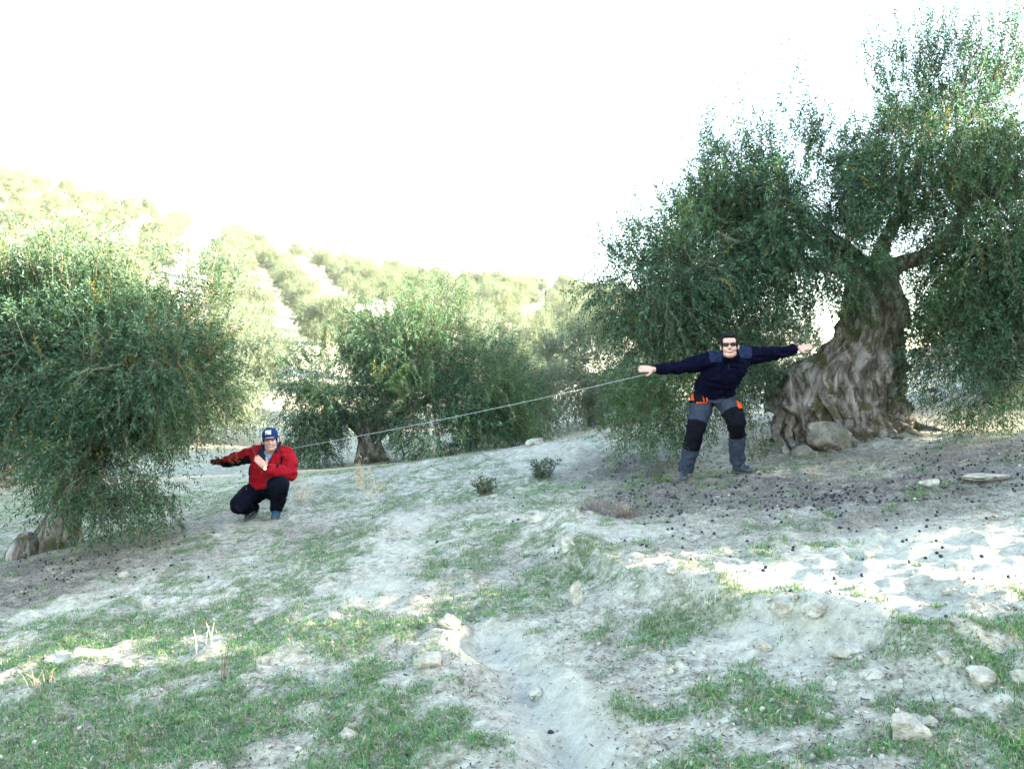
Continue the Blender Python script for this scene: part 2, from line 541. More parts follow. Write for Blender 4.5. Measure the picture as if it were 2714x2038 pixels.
def make_shoots(lobes, n, r, gap=.44, seed=1, gscale=1.6):
    """lobes: cx, cy, cz, rx, ry, rz, density; returns start points, directions, lengths, droop"""
    lb = np.array(lobes, float)
    vol = lb[:, 3] * lb[:, 4] * lb[:, 5]
    w = vol ** .72 * lb[:, 6]
    k = r.choice(len(lb), int(n * 1.9), p=w / w.sum())
    d = unit(r.normal(size=(len(k), 3)))
    rad = r.uniform(0, 1, len(k)) ** .38
    c, rr = lb[k, :3], lb[k, 3:6]
    nz = noise3(d[:, 0] * 1.8 + k * 3.1, d[:, 1] * 1.8, d[:, 2] * 1.8, seed + 31)
    p = c + d * rr * rad[:, None] * (.78 + .42 * nz)[:, None]
    keep = noise3(p[:, 0] * gscale * 1.5, p[:, 1] * gscale * 1.5, p[:, 2] * gscale * 1.5, seed + 3) * .65 + noise3(p[:, 0] * 5, p[:, 1] * 5, p[:, 2] * 5, seed + 4) * .35 > gap
    p, d, k, rad = p[keep][:n], d[keep][:n], k[keep][:n], rad[keep][:n]
    m = len(p)
    up = np.where(d[:, 2] > .25, r.uniform(.3, 1.3, m), r.uniform(-.5, .45, m))
    dr = unit(d * .75 + r.normal(size=(m, 3)) * .45 + np.stack([np.zeros(m), np.zeros(m), up], 1))
    sparse = lb[k, 6] < .5
    dr[sparse] = unit(dr[sparse] * .45 + np.array([0, 0, 1.0]))
    L = r.uniform(.2, .48, m) * np.where(sparse, 1.5, 1)
    droop = np.where(d[:, 2] > .3, r.uniform(0, .3, m), r.uniform(.2, .9, m))
    droop[sparse] = r.uniform(0, .12, sparse.sum())
    return p, dr, L, droop


def leaves(p, dr, L, droop, per, ll, lw, r, seed=1, yellow=.06, pale=0.0):
    m = len(p)
    t = np.tile(np.linspace(.06, 1.0, per), (m, 1)) + r.uniform(-.03, .03, (m, per))
    g = np.array([0, 0, -1.0])
    pos = p[:, None] + dr[:, None] * (L[:, None] * t)[..., None] + g * (L * droop)[:, None, None] * (t ** 2)[..., None]
    tan = unit(dr[:, None] + g * (2 * droop[:, None] * t)[..., None])
    ref = unit(r.normal(size=(m, 1, 3)))
    s1 = unit(np.cross(tan, ref))
    s2 = np.cross(tan, s1)
    ang = (np.arange(per) * 2.3999)[None, :] + r.uniform(0, .8, (m, per))
    side = s1 * np.cos(ang)[..., None] + s2 * np.sin(ang)[..., None]
    ld = unit(tan * r.uniform(.5, 1.1, (m, per, 1)) + side * .8 + g * r.uniform(-.05, .25, (m, per, 1)))
    nrm = unit(np.cross(ld, unit(r.normal(size=(m, per, 3)))))
    wv = np.cross(ld, nrm)
    ln = ll * r.uniform(.65, 1.2, (m, per, 1))
    wd = lw * r.uniform(.75, 1.2, (m, per, 1)) * .5
    A = pos
    B = pos + ld * ln * .45 + wv * wd + nrm * wd * .4
    C = pos + ld * ln + g * ln * .08
    D = pos + ld * ln * .45 - wv * wd + nrm * wd * .4
    V = np.stack([A, B, C, D], 2).reshape(-1, 3)
    N = m * per
    F = np.arange(N * 4).reshape(N, 4)
    # colours: dark green upper faces, silvery backs, some yellowing shoots
    green = np.array([.0065, .024, .0090])
    fresh = np.array([.030, .056, .010])
    silver = np.array([.068, .128, .084]) * (1 - pale) + np.array([.125, .140, .100]) * pale  # pale shifts silver to a lighter tone standing in for strong sunlight
    yel = np.array([.12, .11, .02])
    hue = noise3(p[:, 0] * 1.3, p[:, 1] * 1.3, p[:, 2] * 1.3, seed + 70)
    fr = np.clip((hue - .35) * 2 + r.uniform(-.3, .3, m), 0, 1)[:, None, None]
    c = green * (1 - fr) + fresh * fr
    c = np.broadcast_to(c, (m, per, 3)).copy()
    sv = r.uniform(0, 1, (m, per, 1)) ** 2.3 * (1 - pale) + pale * r.uniform(.3, 1, (m, per, 1))
    c = c * (1 - sv) + silver * sv
    yl = (r.uniform(0, 1, m) < yellow)[:, None, None] * r.uniform(.2, .9, (m, 1, 1))
    c = c * (1 - yl) + yel * yl
    c *= r.uniform(.8, 1.2, (m, per, 1))
    col = np.repeat(c.reshape(-1, 3), 4, 0)
    return V, F, col


def twigs(p, dr, L, droop, w, r):
    t = np.array([-.25, .35, 1.0])
    g = np.array([0, 0, -1.0])
    P = p[:, None] + dr[:, None] * (L[:, None] * t)[..., None] + g * (L * droop)[:, None, None] * (np.maximum(t, 0) ** 2)[None, :, None]
    s = unit(np.cross(dr, unit(r.normal(size=dr.shape))))[:, None] * (w * np.array([1, .7, .25]))[None, :, None]
    V = np.stack([P - s, P + s], 2).reshape(-1, 3)
    b = (np.arange(len(p)) * 6)[:, None]
    F = np.concatenate([b + np.array([0, 1, 3, 2]), b + np.array([2, 3, 5, 4])])
    c = np.array([.085, .075, .048]) * r.uniform(.5, 1.6, (len(p), 1))
    return V, F, np.repeat(c, 6, 0)


def small_blobs(P, rad, r, stretch=1.25):
    """a batch of small octahedral, once-split berries or clods (18 vertices, 32 triangles)"""
    v = np.array([[1, 0, 0], [-1, 0, 0], [0, 1, 0], [0, -1, 0], [0, 0, 1], [0, 0, -1]], float)
    f = [(0, 2, 4), (2, 1, 4), (1, 3, 4), (3, 0, 4), (2, 0, 5), (1, 2, 5), (3, 1, 5), (0, 3, 5)]
    mid, vv, ff = {}, list(map(tuple, v)), []

    def md(a, b):
        k = (min(a, b), max(a, b))
        if k not in mid:
            q = (v[a] + v[b]) / np.linalg.norm(v[a] + v[b])
            mid[k] = len(vv)
            vv.append(tuple(q))
        return mid[k]
    for a, b, c in f:
        x, y, z = md(a, b), md(b, c), md(c, a)
        ff += [(a, x, z), (x, b, y), (z, y, c), (x, y, z)]
    bv, bf = np.array(vv), np.array(ff)
    n = len(P)
    ax_ = unit(r.normal(size=(n, 3)))
    V = bv[None] * np.asarray(rad).reshape(-1, 1, 1)
    V = V + ax_[:, None] * (V * ax_[:, None]).sum(-1, keepdims=True) * (stretch - 1)
    V = V + P[:, None]
    F = (np.arange(n) * len(bv))[:, None, None] + bf[None]
    return V.reshape(-1, 3), F.reshape(-1, 3), len(bv)


def crown_mesh(name, lobes, n, per, ll, lw, seed, root=(0, 0, 0), gap=.44, yellow=.06, tw=.003, gscale=1.6, pale=0.0):
    r = np.random.default_rng(seed)
    p, dr, L, dp = make_shoots(lobes, n, r, gap, seed, gscale)
    p = p - np.array(root)
    V, F, c = leaves(p, dr, L, dp, per, ll, lw, r, seed, yellow, pale)
    V2, F2, c2 = twigs(p, dr, L, dp, tw, r)
    me = np_mesh(name, np.vstack([V, V2]), np.vstack([F, F2 + len(V)]), np.vstack([c, c2]))
    return me, p


FRUIT, n, l, b = new_mat('ripe_olive')
b.inputs['Roughness'].default_value = .6
b.inputs['Specular IOR Level'].default_value = .25
oi = n.new('ShaderNodeTexCoord').outputs['Object']
tt_ = noise_tex(n, l, 35, 2, .5, oi)
l.new(ramp(n, l, tt_.outputs[0], [(.35, (.003, .003, .006)), (.7, (.009, .008, .015))]).outputs[0], b.inputs['Base Color'])


def fruit_part(parent, pts, r, n_):
    q = pts[r.choice(len(pts), n_)] + r.normal(size=(n_, 3)) * .08 - np.array([0, 0, .05])
    V, F, _ = small_blobs(q, r.uniform(.008, .0115, n_), r, 1.3)
    o = obj('olive_fruit', np_mesh('olive_fruit', V, F, None, True), FRUIT, parent)
    o['kind'] = 'stuff'
    return o


# ---- the big gnarled tree
RT = np.array((3.85, 9.5, 0.0))
RT[2] = gz(3.85, 9.3)
rt = empty('gnarled_olive_tree', RT)
tag(rt, 'ancient olive tree with huge gnarled mossy trunk and crown overhanging the man in navy', 'olive tree')
rows = [(.45, 3.02, 4.56, .62), (.692, 3.06, 4.50, .62), (.834, 3.12, 4.46, .62), (1.013, 3.18, 4.44, .6), (1.191, 3.18, 4.42, .6), (1.371, 3.14, 4.42, .6), (1.55, 3.18, 4.40, .6), (1.729, 3.28, 4.40, .6),
        (1.854, 3.44, 4.46, .65), (1.998, 3.68, 4.45, .75), (2.176, 3.82, 4.45, .85), (2.356, 3.88, 4.46, .9), (2.535, 3.90, 4.46, .9), (2.714, 3.94, 4.44, .9), (2.893, 4.0, 4.42, .9), (3.02, 4.10, 4.36, .9)]
rows = [(z - RT[2], a - RT[0], c - RT[0], d, 0.0) for z, a, c, d in rows]
V, F, Ft = polytrunk(rows, 11, 340, 380, .55, .50, .15, 1.6)
me = mixed_mesh('trunk', V, [F, Ft[:, :3]])
tr = obj('trunk', me, BARK, rt)


def loc(*pts):
    return [tuple(np.array(p) - RT) for p in pts]


limbs = [([(4.25, 9.5, 2.75), (4.45, 9.45, 2.98), (4.75, 9.35, 3.08), (5.0, 9.2, 3.4), (5.2, 9.1, 3.9)], [.13, .10, .085, .07, .04]),
         ([(4.2, 9.5, 2.8), (4.3, 9.5, 3.2), (4.5, 9.5, 3.6), (4.7, 9.4, 4.2), (4.8, 9.3, 4.7)], [.14, .085, .065, .05, .025]),
         ([(4.15, 9.5, 2.75), (3.95, 9.45, 3.05), (3.6, 9.4, 3.3), (3.2, 9.4, 3.7), (3.0, 9.4, 4.2)], [.16, .11, .085, .06, .025]),
         ([(4.1, 9.45, 2.7), (3.8, 9.2, 2.9), (3.2, 9.1, 2.95), (2.5, 9.1, 3.0), (1.8, 9.0, 2.8)], [.13, .09, .07, .05, .02]),
         ([(2.7, 9.05, 3.05), (2.4, 8.8, 3.12), (2.15, 8.6, 3.2)], [.05, .03, .015]),
         ([(4.2, 9.6, 2.75), (4.1, 10.0, 3.1), (3.8, 10.4, 3.4), (3.4, 10.7, 3.6)], [.12, .08, .06, .03]),
         ([(3.2, 9.4, 2.95), (2.9, 9.6, 2.7), (2.7, 9.8, 2.3)], [.06, .04, .02]),
         ([(4.9, 9.25, 3.25), (5.4, 9.2, 3.1), (6.0, 9.3, 3.2)], [.07, .05, .02])]
for i, (p, r_) in enumerate(limbs):
    obj('limb', tube_mesh('limb', loc(*p), r_, seg=14, seed=100 + i, wob=.2), BARK, rt)
gxy = lambda x, y: (x, y, gz(x, y))
_rw = np.array(sorted(rows))


def front(x, z, out=0.0):
    """a point on the trunk's camera-facing side at x, z (world), pushed out a little"""
    zl, xl_ = z - RT[2], x - RT[0]
    a, c, d = (np.interp(zl, _rw[:, 0], _rw[:, i_]) for i_ in (1, 2, 3))
    rx, cx = (c - a) / 2, (c + a) / 2
    w = np.clip((xl_ - cx) / rx, -.97, .97)
    return (x, RT[1] - rx * d * math.sqrt(1 - w * w) * .97 - out, z)


ft = lambda x, y: (x, y, gz(x, y) - .05)
roots = [([front(3.50, 1.75, -.05), front(3.36, 1.50, -.02), front(3.30, 1.25, .02), front(3.36, 1.02, .06), ft(3.5, 8.78)], [.05, .07, .065, .06, .03]),
         ([front(3.18, 1.35, -.06), front(3.06, 1.18, .0), front(3.02, 1.02, .06), ft(3.05, 8.98)], [.05, .06, .05, .035]),
         ([front(3.95, 1.75, -.05), front(4.00, 1.50, 0), front(4.05, 1.25, .03), front(4.16, 1.05, .08), ft(4.3, 8.7)], [.05, .07, .075, .065, .045]),
         ([front(3.80, 2.0, -.05), front(3.70, 1.75, -.01), front(3.62, 1.5, .0), front(3.74, 1.25, .03), front(3.70, 1.02, .06), ft(3.8, 8.76)], [.04, .06, .065, .065, .06, .04]),
         ([front(3.62, 1.95, -.05), front(3.48, 1.75, .0), front(3.55, 1.52, .0), front(3.44, 1.3, -.03)], [.04, .06, .055, .03]),
         ([front(4.35, 1.5, -.05), front(4.46, 1.3, .0), front(4.56, 1.15, .06), ft(4.85, 8.9)], [.05, .06, .05, .025]),
         ([front(4.05, 2.15, -.05), front(3.98, 1.9, -.01), front(4.12, 1.6, .0), front(4.2, 1.35, -.03)], [.035, .055, .055, .03]),
         ([front(4.3, 1.95, -.05), front(4.38, 1.7, 0), front(4.28, 1.45, .0), front(4.36, 1.2, .03), ft(4.5, 8.9)], [.04, .05, .06, .05, .03]),
         ([front(3.3, 1.62, -.05), front(3.2, 1.45, .0), front(3.22, 1.25, .0), front(3.16, 1.0, .05), ft(3.22, 8.95)], [.03, .05, .05, .045, .03])]
for i, (p, r_) in enumerate(roots):
    obj('root', tube_mesh('root', loc(*p), r_, seg=22, seed=140 + i, wob=.42, sub=14), BARK, rt)

RL = [(1.60, 9.0, 2.75, .78, .8, .72, 1), (2.5, 9.3, 3.1, 1.0, .8, .66, 1), (1.72, 9.2, 1.8, .60, .6, .75, 1), (2.62, 10.1, 2.1, .66, .7, .85, 1), (3.15, 9.4, 3.75, 1.0, .9, .75, .9), (3.5, 8.95, 3.05, .58, .5, .45, .9),
      (4.8, 9.2, 4.4, .95, .9, .95, 1), (5.1, 8.8, 3.3, .76, .7, 1.05, 1.1), (4.82, 8.7, 2.0, .46, .5, .62, 1), (5.5, 9.0, 2.4, .6, .7, .9, 1), (2.85, 9.4, 4.3, .75, .7, .5, .4), (4.5, 9.4, 5.25, .7, .7, .45, .4),
      (5.4, 9.0, 5.1, .7, .7, .6, .45), (2.05, 9.2, 3.4, .6, .6, .42, .8), (3.0, 10.8, 3.5, 1.0, .8, .8, .8), (5.4, 10.8, 4.4, 1.1, .9, 1.0, .8), (6.4, 9.4, 3.2, .9, 1, 1.4, .9), (4.1, 9.3, 3.75, .6, .6, .42, .7),
      (3.9, 9.3, 4.6, .55, .6, .4, .35), (1.5, 8.95, 1.25, .35, .4, .4, .9), (1.95, 9.3, 2.3, .5, .5, .6, 1), (4.55, 8.65, 2.0, .26, .3, .45, 1.1), (4.82, 8.85, 2.55, .34, .35, .42, 1.1), (4.75, 8.6, 1.55, .3, .3, .35, 1.1), (3.0, 9.0, 3.4, .7, .6, .5, 1), (4.95, 8.9, 3.12, .36, .3, .3, 1.2), (4.85, 9.7, 2.6, .35, .4, .5, 1.1), (4.4, 9.1, 4.1, .6, .6, .5, 1), (4.95, 8.55, 1.65, .36, .35, .45, 1), (5.5, 8.8, 3.2, .7, .6, .9, 1), (3.5, 8.8, 3.05, .4, .35, .26, .8), (5.05, 8.6, 2.95, .42, .3, .4, 1.1), (3.2, 8.8, 2.75, .45, .4, .3, 1), (2.1, 9.3, 4.0, .16, .16, .45, .46), (2.65, 9.3, 4.6, .2, .2, .45, .46), (3.15, 9.4, 5.0, .16, .16, .55, .46), (1.35, 9.1, 3.4, .2, .2, .3, .46), (2.35, 9.3, 3.75, .3, .3, .3, .46)]
me, pts = crown_mesh('crown', RL, 17000, 22, .056, .0125, 5, RT, .425, .02)
obj('crown', me, LEAF, rt)
fruit_part(rt, pts, np.random.default_rng(3), 900)

# ---- the low bushy tree whose trunk leans out of the litter
LT = np.array((-4.72, 8.45, 0.0))
LT[2] = gz(LT[0], LT[1])
lt = empty('bushy_olive_tree', LT)
tag(lt, 'bushy olive tree with drooping skirt of leaves beside the crouching man in red', 'olive tree')
rows = [(-.25, -.26, .30, .8, 0), (0, -.24, .26, .8, 0), (.15, -.16, .22, .8, 0), (.4, -.02, .28, .8, 0), (.8, .12, .40, .9, 0), (1.3, .2, .48, .9, 0), (1.6, .25, .45, .9, 0)]
V, F, Ft = polytrunk(rows, 23, 120, 140, .8, .28, .16)
obj('trunk', mixed_mesh('trunk', V, [F, Ft[:, :3]]), BARK, lt)
V, F, Ft = polytrunk([(-.2, -.40, -.10, .9, -.15), (0, -.38, -.12, .9, -.15), (.10, -.32, -.12, .9, -.15), (.18, -.26, -.14, .9, -.15)], 29, 60, 40, .5, .3, .25)
obj('root', mixed_mesh('root', V, [F, Ft[:, :3]]), BARK, lt)
for i, (p, r_) in enumerate([([(.33, 0, 1.3), (.7, -.1, 1.7), (1.2, -.1, 1.95)], [.12, .08, .03]), ([(.33, 0, 1.3), (.3, .1, 2.0), (.2, .2, 2.7)], [.13, .08, .03]), ([(.33, 0, 1.2), (-.2, .1, 1.8), (-.7, .1, 2.3)], [.12, .08, .03])]):
    obj('limb', tube_mesh('limb', p, r_, seg=10, seed=60 + i), BARK, lt)
LL = [(-3.72, 8.3, 1.72, .82, .7, .6, 1), (-4.6, 8.5, 1.74, .82, .7, .77, 1), (-3.96, 8.15, 1.0, .60, .55, .62, 1), (-3.42, 8.6, 1.45, .5, .5, .54, 1), (-4.1, 8.0, .74, .46, .45, .42, 1), (-4.9, 8.9, 2.3, .85, .7, .55, 1),
      (-4.0, 8.8, 2.15, .7, .7, .42, .9), (-5.5, 8.8, 2.0, .75, .7, .9, 1), (-4.6, 9.6, 1.9, .9, .7, .8, .8), (-4.7, 8.9, 2.75, .8, .7, .3, .42), (-3.3, 8.7, 2.45, .35, .35, .35, .45), (-5.9, 8.6, 1.1, .6, .6, .6, .8), (-3.6, 8.35, .75, .35, .35, .4, .8)]
me, pts = crown_mesh('crown', LL, 9000, 22, .055, .0125, 8, LT, .425, .04)
obj('crown', me, LEAF, lt)
fruit_part(lt, pts, np.random.default_rng(4), 700)

# ---- the spreading tree in the hollow
MT = np.array((-2.7, 15.5, 0.0))
MT[2] = gz(MT[0], MT[1])
mt = empty('spreading_olive_tree', MT)
tag(mt, 'wide low olive tree with dark forked trunk behind the stretched tape', 'olive tree')
V, F, Ft = polytrunk([(-.3, -.32, .46, .7, 0), (0, -.26, .38, .7, 0), (.2, -.19, .26, .8, 0), (.45, -.18, .18, .9, 0), (.7, -.24, .12, .9, 0), (1.0, -.2, .08, .9, 0)], 37, 100, 90, .8, .3, .15)
obj('trunk', mixed_mesh('trunk', V, [F, Ft[:, :3]]), BARK, mt)
for i, (p, r_) in enumerate([([(-.1, 0, .6), (-.5, -.1, .95), (-.95, -.1, 1.25), (-1.2, -.1, 1.6)], [.16, .10, .07, .03]), ([(0, 0, .7), (.4, 0, 1.3), (.9, 0, 2.0)], [.17, .11, .04]), ([(.1, 0, .5), (.7, 0, 1.0), (1.6, 0, 1.4)], [.14, .09, .04])]):
    obj('limb', tube_mesh('limb', p, r_, seg=10, seed=80 + i), BARK, mt)
ML = [(-3.4, 15.2, 1.65, .95, .9, .9, 1), (-3.8, 15.1, 1.0, .62, .6, .65, 1), (-1.8, 15.5, 2.15, 1.1, 1, .95, 1), (-1.5, 15.0, 1.2, .9, .7, .85, 1), (-.5, 15.4, 1.55, .85, .8, .95, 1), (-2.5, 15.6, 2.6, .85, .8, .45, .6),
      (-1.4, 15.6, 3.0, .8, .7, .4, .45), (-2.3, 16.8, 1.8, 1.2, .9, 1.1, .9), (-.3, 16.2, 1.0, .7, .6, .7, .9), (-1.3, 14.8, .6, .6, .4, .4, 1), (-.6, 15.0, .6, .6, .5, .5, 1), (-3.7, 15.0, .55, .5, .4, .4, 1), (.1, 15.6, .9, .6, .6, .7, 1)]
me, pts = crown_mesh('crown', ML, 7200, 18, .068, .016, 12, MT, .40, .03)
obj('crown', me, LEAF, mt)

# ---- other olive trees of the grove: four kinds, copied
KINDS = []
for k in range(4):
    r = np.random.default_rng(200 + k)
    lobes = [(0, 0, 1.9, 1.5, 1.5, 1.1, 1)]
    for j in range(9):
        a = j * .7 + r.uniform(0, .5)
        d = r.uniform(.8, 1.6)
        lobes.append((d * math.cos(a), d * math.sin(a), r.uniform(1.2, 2.5), r.uniform(.6, .95), r.uniform(.6, .95), r.uniform(.55, .85), 1))
    for j in range(3):
        lobes.append((r.uniform(-.9, .9), r.uniform(-.9, .9), 3.0, .7, .7, .4, .45))
    cm, _ = crown_mesh('crown', lobes, 2700, 12, .095, .026, 300 + k, (0, 0, 0), .49, .02, .005, 1.6, .75)  # leaf colours lightened here to imitate foliage washed out by sun
    cm.materials.append(LEAF)
    V, F, Ft = polytrunk([(-.5, -.5, .45, .8, 0), (0, -.4, .38, .8, 0), (.3, -.25, .27, .9, 0), (.8, -.2, .22, .9, 0), (1.3, -.22, .3, .9, 0), (1.6, -.15, .2, .9, 0)], 400 + k, 28, 30, .8, .3, .2)
    tm = mixed_mesh('trunk', V, [F, Ft[:, :3]])
    tm.materials.append(BARK)
    KINDS.append((tm, cm))


def grove_tree(x, y, k, s, rz, label, group, sz=1.0, name='olive_tree'):
    o = empty(name, (x, y, gz(x, y) - .03))
    o.rotation_euler = (0, 0, rz)
    o.scale = (s, s, s * sz)
    tag(o, label, 'olive tree', group)
    for nm, m in zip(('trunk', 'crown'), KINDS[k]):
        obj(nm, m, None, o)
    return o


tr_ = np.random.default_rng(77)
named = [(.1, 18.6, 1, .74, 'olive tree in the hollow, crown touching the wide tree with forked trunk'), (2.1, 20.6, 2, .92, 'dark olive tree in the hollow, seen just past the gnarled tree\'s leaves'),
         (-8.9, 14.2, 0, .85, 'shaded olive tree standing lower down behind the bushy tree\'s skirt'), (-7.9, 20.5, 3, .85, 'sunlit olive tree rising just above the bushy tree\'s top'),
         (5.6, 17.5, 1, .8, 'olive tree showing through the gap beside the gnarled trunk')]
for x, y, k, s, lab in named:
    grove_tree(x, y, k, s, tr_.uniform(0, 6), lab, None).location.z -= .45 if y > 17 else .2
e1, e2 = np.array((-.33, .944)), np.array((.944, .33))
taken = [(-2.7, 15.5)] + [(a[0], a[1]) for a in named]
cnt = 0
for i in range(-14, 16):
    for j in range(2, 34):
        s2 = 3.3 + 3.75 + 7.5 * i + tr_.normal() * (.5 if i in (-1, 0) else 1.2)
        s1 = j * 6.3 + (3.1 if i % 2 else 0) + tr_.normal() * 1.5
        if i in (-1, 0):
            s2 += (.6 if i == -1 else -.6) * (1 + s1 / 90)
        x, y = s1 * e1 + s2 * e2
        u = x / max(y, .1)
        if y < 23 or y > 168 - .12 * x + 2 or not -.68 < u < (.4 if y < 50 else .2):
            continue
        if x > 6 and y < 30:
            continue
        if min(math.hypot(x - a, y - c) for a, c in taken) < 4.6:
            continue
        cnt += 1
        grove_tree(x, y, int(tr_.integers(4)), tr_.uniform(.72, 1.12), tr_.uniform(0, 6.28), 'olive tree with sunlit paleness put into its leaf colour, planted in the rows of the sunlit far hillside', 'olive trees in rows on the far hillside', tr_.uniform(.9, 1.1))
for s1 in np.arange(112, 172, 6.5):
    x, y = (s1 + tr_.normal()) * e1 + (3.3 + tr_.normal() * 1.2) * e2
    grove_tree(x, y, int(tr_.integers(4)), tr_.uniform(.75, 1.05), tr_.uniform(0, 6.28), 'olive tree with sunlit paleness put into its leaf colour, planted in the rows of the sunlit far hillside', 'olive trees in rows on the far hillside')
print('hill trees', cnt)
# the row on the climbing slope towards the sun, whose shade fills the foreground
sr_ = np.random.default_rng(8)
for pp in (12.5, 19.5, 27.0):
    for ll_ in (-12.2, -7.0, -2.0, 2.65, 7.25, 11.85, 16.4, 21.0, 25.5):
        pj, lj = pp + sr_.normal() * .5, ll_ + sr_.normal() * .12
        x, y = pj * .993 + lj * .122, -pj * .122 + lj * .993
        if y > 2 and x / y < .70:
            continue
        grove_tree(x, y, int(sr_.integers(4)), sr_.uniform(1.10, 1.19), sr_.uniform(0, 6.28), 'olive tree on the slope climbing past the gnarled tree towards the sun', 'olive trees on the slope towards the sun', 1.08)


# ------------------------------------------------------------------ stones
def stone_mesh(name, r3, seed, sub=4, rough=.42):
    import bmesh
    bm = bmesh.new()
    bmesh.ops.create_icosphere(bm, subdivisions=sub, radius=1)
    v = np.array([q.co for q in bm.verts])
    f = 1 + rough * 2 * (noise3(v[:, 0] * 1.3 + 9, v[:, 1] * 1.3, v[:, 2] * 1.3, seed) - .5) + rough * .6 * (noise3(v[:, 0] * 4, v[:, 1] * 4 + 3, v[:, 2] * 4, seed + 1) - .5)
    late = rough * .22 * (noise3(v[:, 0] * 9, v[:, 1] * 9 + 3, v[:, 2] * 9, seed + 2) - .5)
    # a few flat facets
    r = np.random.default_rng(seed)
    P = v * f[:, None]
    for _ in range(7):
        nn = unit(r.normal(size=3))
        d = r.uniform(.62, .85)
        e = P @ nn - d
        P = P - np.clip(e, 0, None)[:, None] * nn * .85
    P = P * (1 + late)[:, None]
    for q, c in zip(bm.verts, P * np.array(r3)):
        q.co = c
    me = bpy.data.meshes.new(name)
    bm.to_mesh(me)
    bm.free()
    return me


def stone(x, y, r3, seed, label, group=None, mat=STONE, sink=.3, rz=0.0, tilt=0.0, name='stone', cat='stone'):
    o = obj(name, stone_mesh(name, r3, seed), mat, None, (x, y, gz(x, y) + r3[2] * (.8 - 1.9 * sink)))
    o.rotation_euler = (tilt, tilt * .6, rz)
    tag(o, label, cat, group)
    return o


stone(1.5, 3.1, (.07, .055, .065), 5, 'large blocky white stone among grass tufts', sink=.3)
stone(-.46, 4.4, (.075, .05, .055), 6, 'cream wedge-shaped stone lying in green grass', sink=.2)
stone(.4, 5.06, (.045, .04, .085), 7, 'upright rounded stone standing on the earth lip', sink=.2)
stone(-.38, 4.92, (.08, .06, .055), 8, 'lumpy clod at the head of the bare sandy runnel', sink=.3, name='clod', cat='clod')
stone(1.59, 3.84, (.085, .06, .05), 9, 'broad pale clod on the broken bank', sink=.5, name='clod', cat='clod')
stone(3.94, 6.84, (.24, .13, .035), 10, 'long flat white stone lying among fallen olives', sink=.3, rz=.5)
stone(3.45, 6.75, (.08, .06, .045), 11, 'small rounded white stone near the long flat stone', sink=.25)
stone(-3.4, 7.18, (.055, .045, .04), 12, 'yellowish cream stone on the dark litter below the bushy tree', sink=.2)
stone(-2.68, 5.18, (.09, .07, .05), 13, 'squat grey stone in a pair on the grassy bank', sink=.25)
stone(-2.86, 5.2, (.11, .06, .035), 14, 'flat tilted slab stone beside the squat grey one', sink=.3, tilt=.2)
stone(-.75, 3.74, (.05, .05, .045), 15, 'small pale stone half sunk in thick grass', sink=.3)
for i, (x, y, s) in enumerate([(1.41, 4.2, .07), (1.51, 4.08, .06), (1.77, 3.22, .045), (1.63, 3.2, .04), (1.58, 3.58, .05), (1.4, 3.62, .04), (1.94, 3.36, .06), (.25, 6.98, .1), (.42, 5.94, .08), (.12, 4.15, .05), (1.24, 4.04, .05), (1.85, 3.5, .04),
                               (2.05, 3.3, .045), (.95, 4.85, .035), (.3, 4.3, .025), (.75, 3.95, .025), (1.3, 3.35, .028),
                               (-1.05, 4.45, .035), (-1.7, 5.5, .05), (-2.3, 4.9, .045), (1.9, 4.5, .03), (2.3, 4.3, .04), (2.05, 3.95, .05), (2.5, 4.0, .05), (.8, 11.1, .14), (1.3, 11.2, .16), (1.75, 11.3, .15), (.3, 11.0, .12), (2.2, 11.4, .13), (-.3, 11.2, .08)]):
    far_ = y > 10
    stone(x, y, (s * 1.1, s * .9, s * .7), 30 + i, 'pale earth clod on the crest before the hollow' if far_ else 'small pale clod or stone strewn over the eroded soil',
          'clods along the crest' if far_ else 'small clods strewn over the soil', sink=.5, rz=i * 1.3, name='clod', cat='clod')
# boulders gripped by the roots
for x, y, z, r3, sd, lab in [(3.52, 9.02, 1.0, (.24, .2, .22), 3, 'large tan boulder gripped between roots of the gnarled trunk'), (3.16, 8.92, .82, (.15, .14, .13), 4, 'smaller smooth boulder at the foot of the gnarled trunk\'s arching root'),
]:
    o = obj('boulder', stone_mesh('boulder', r3, sd, 5, .42), ROCK, None, (x, y, z))
    for p_ in o.data.polygons:
        p_.use_smooth = True
    tag(o, lab, 'boulder')


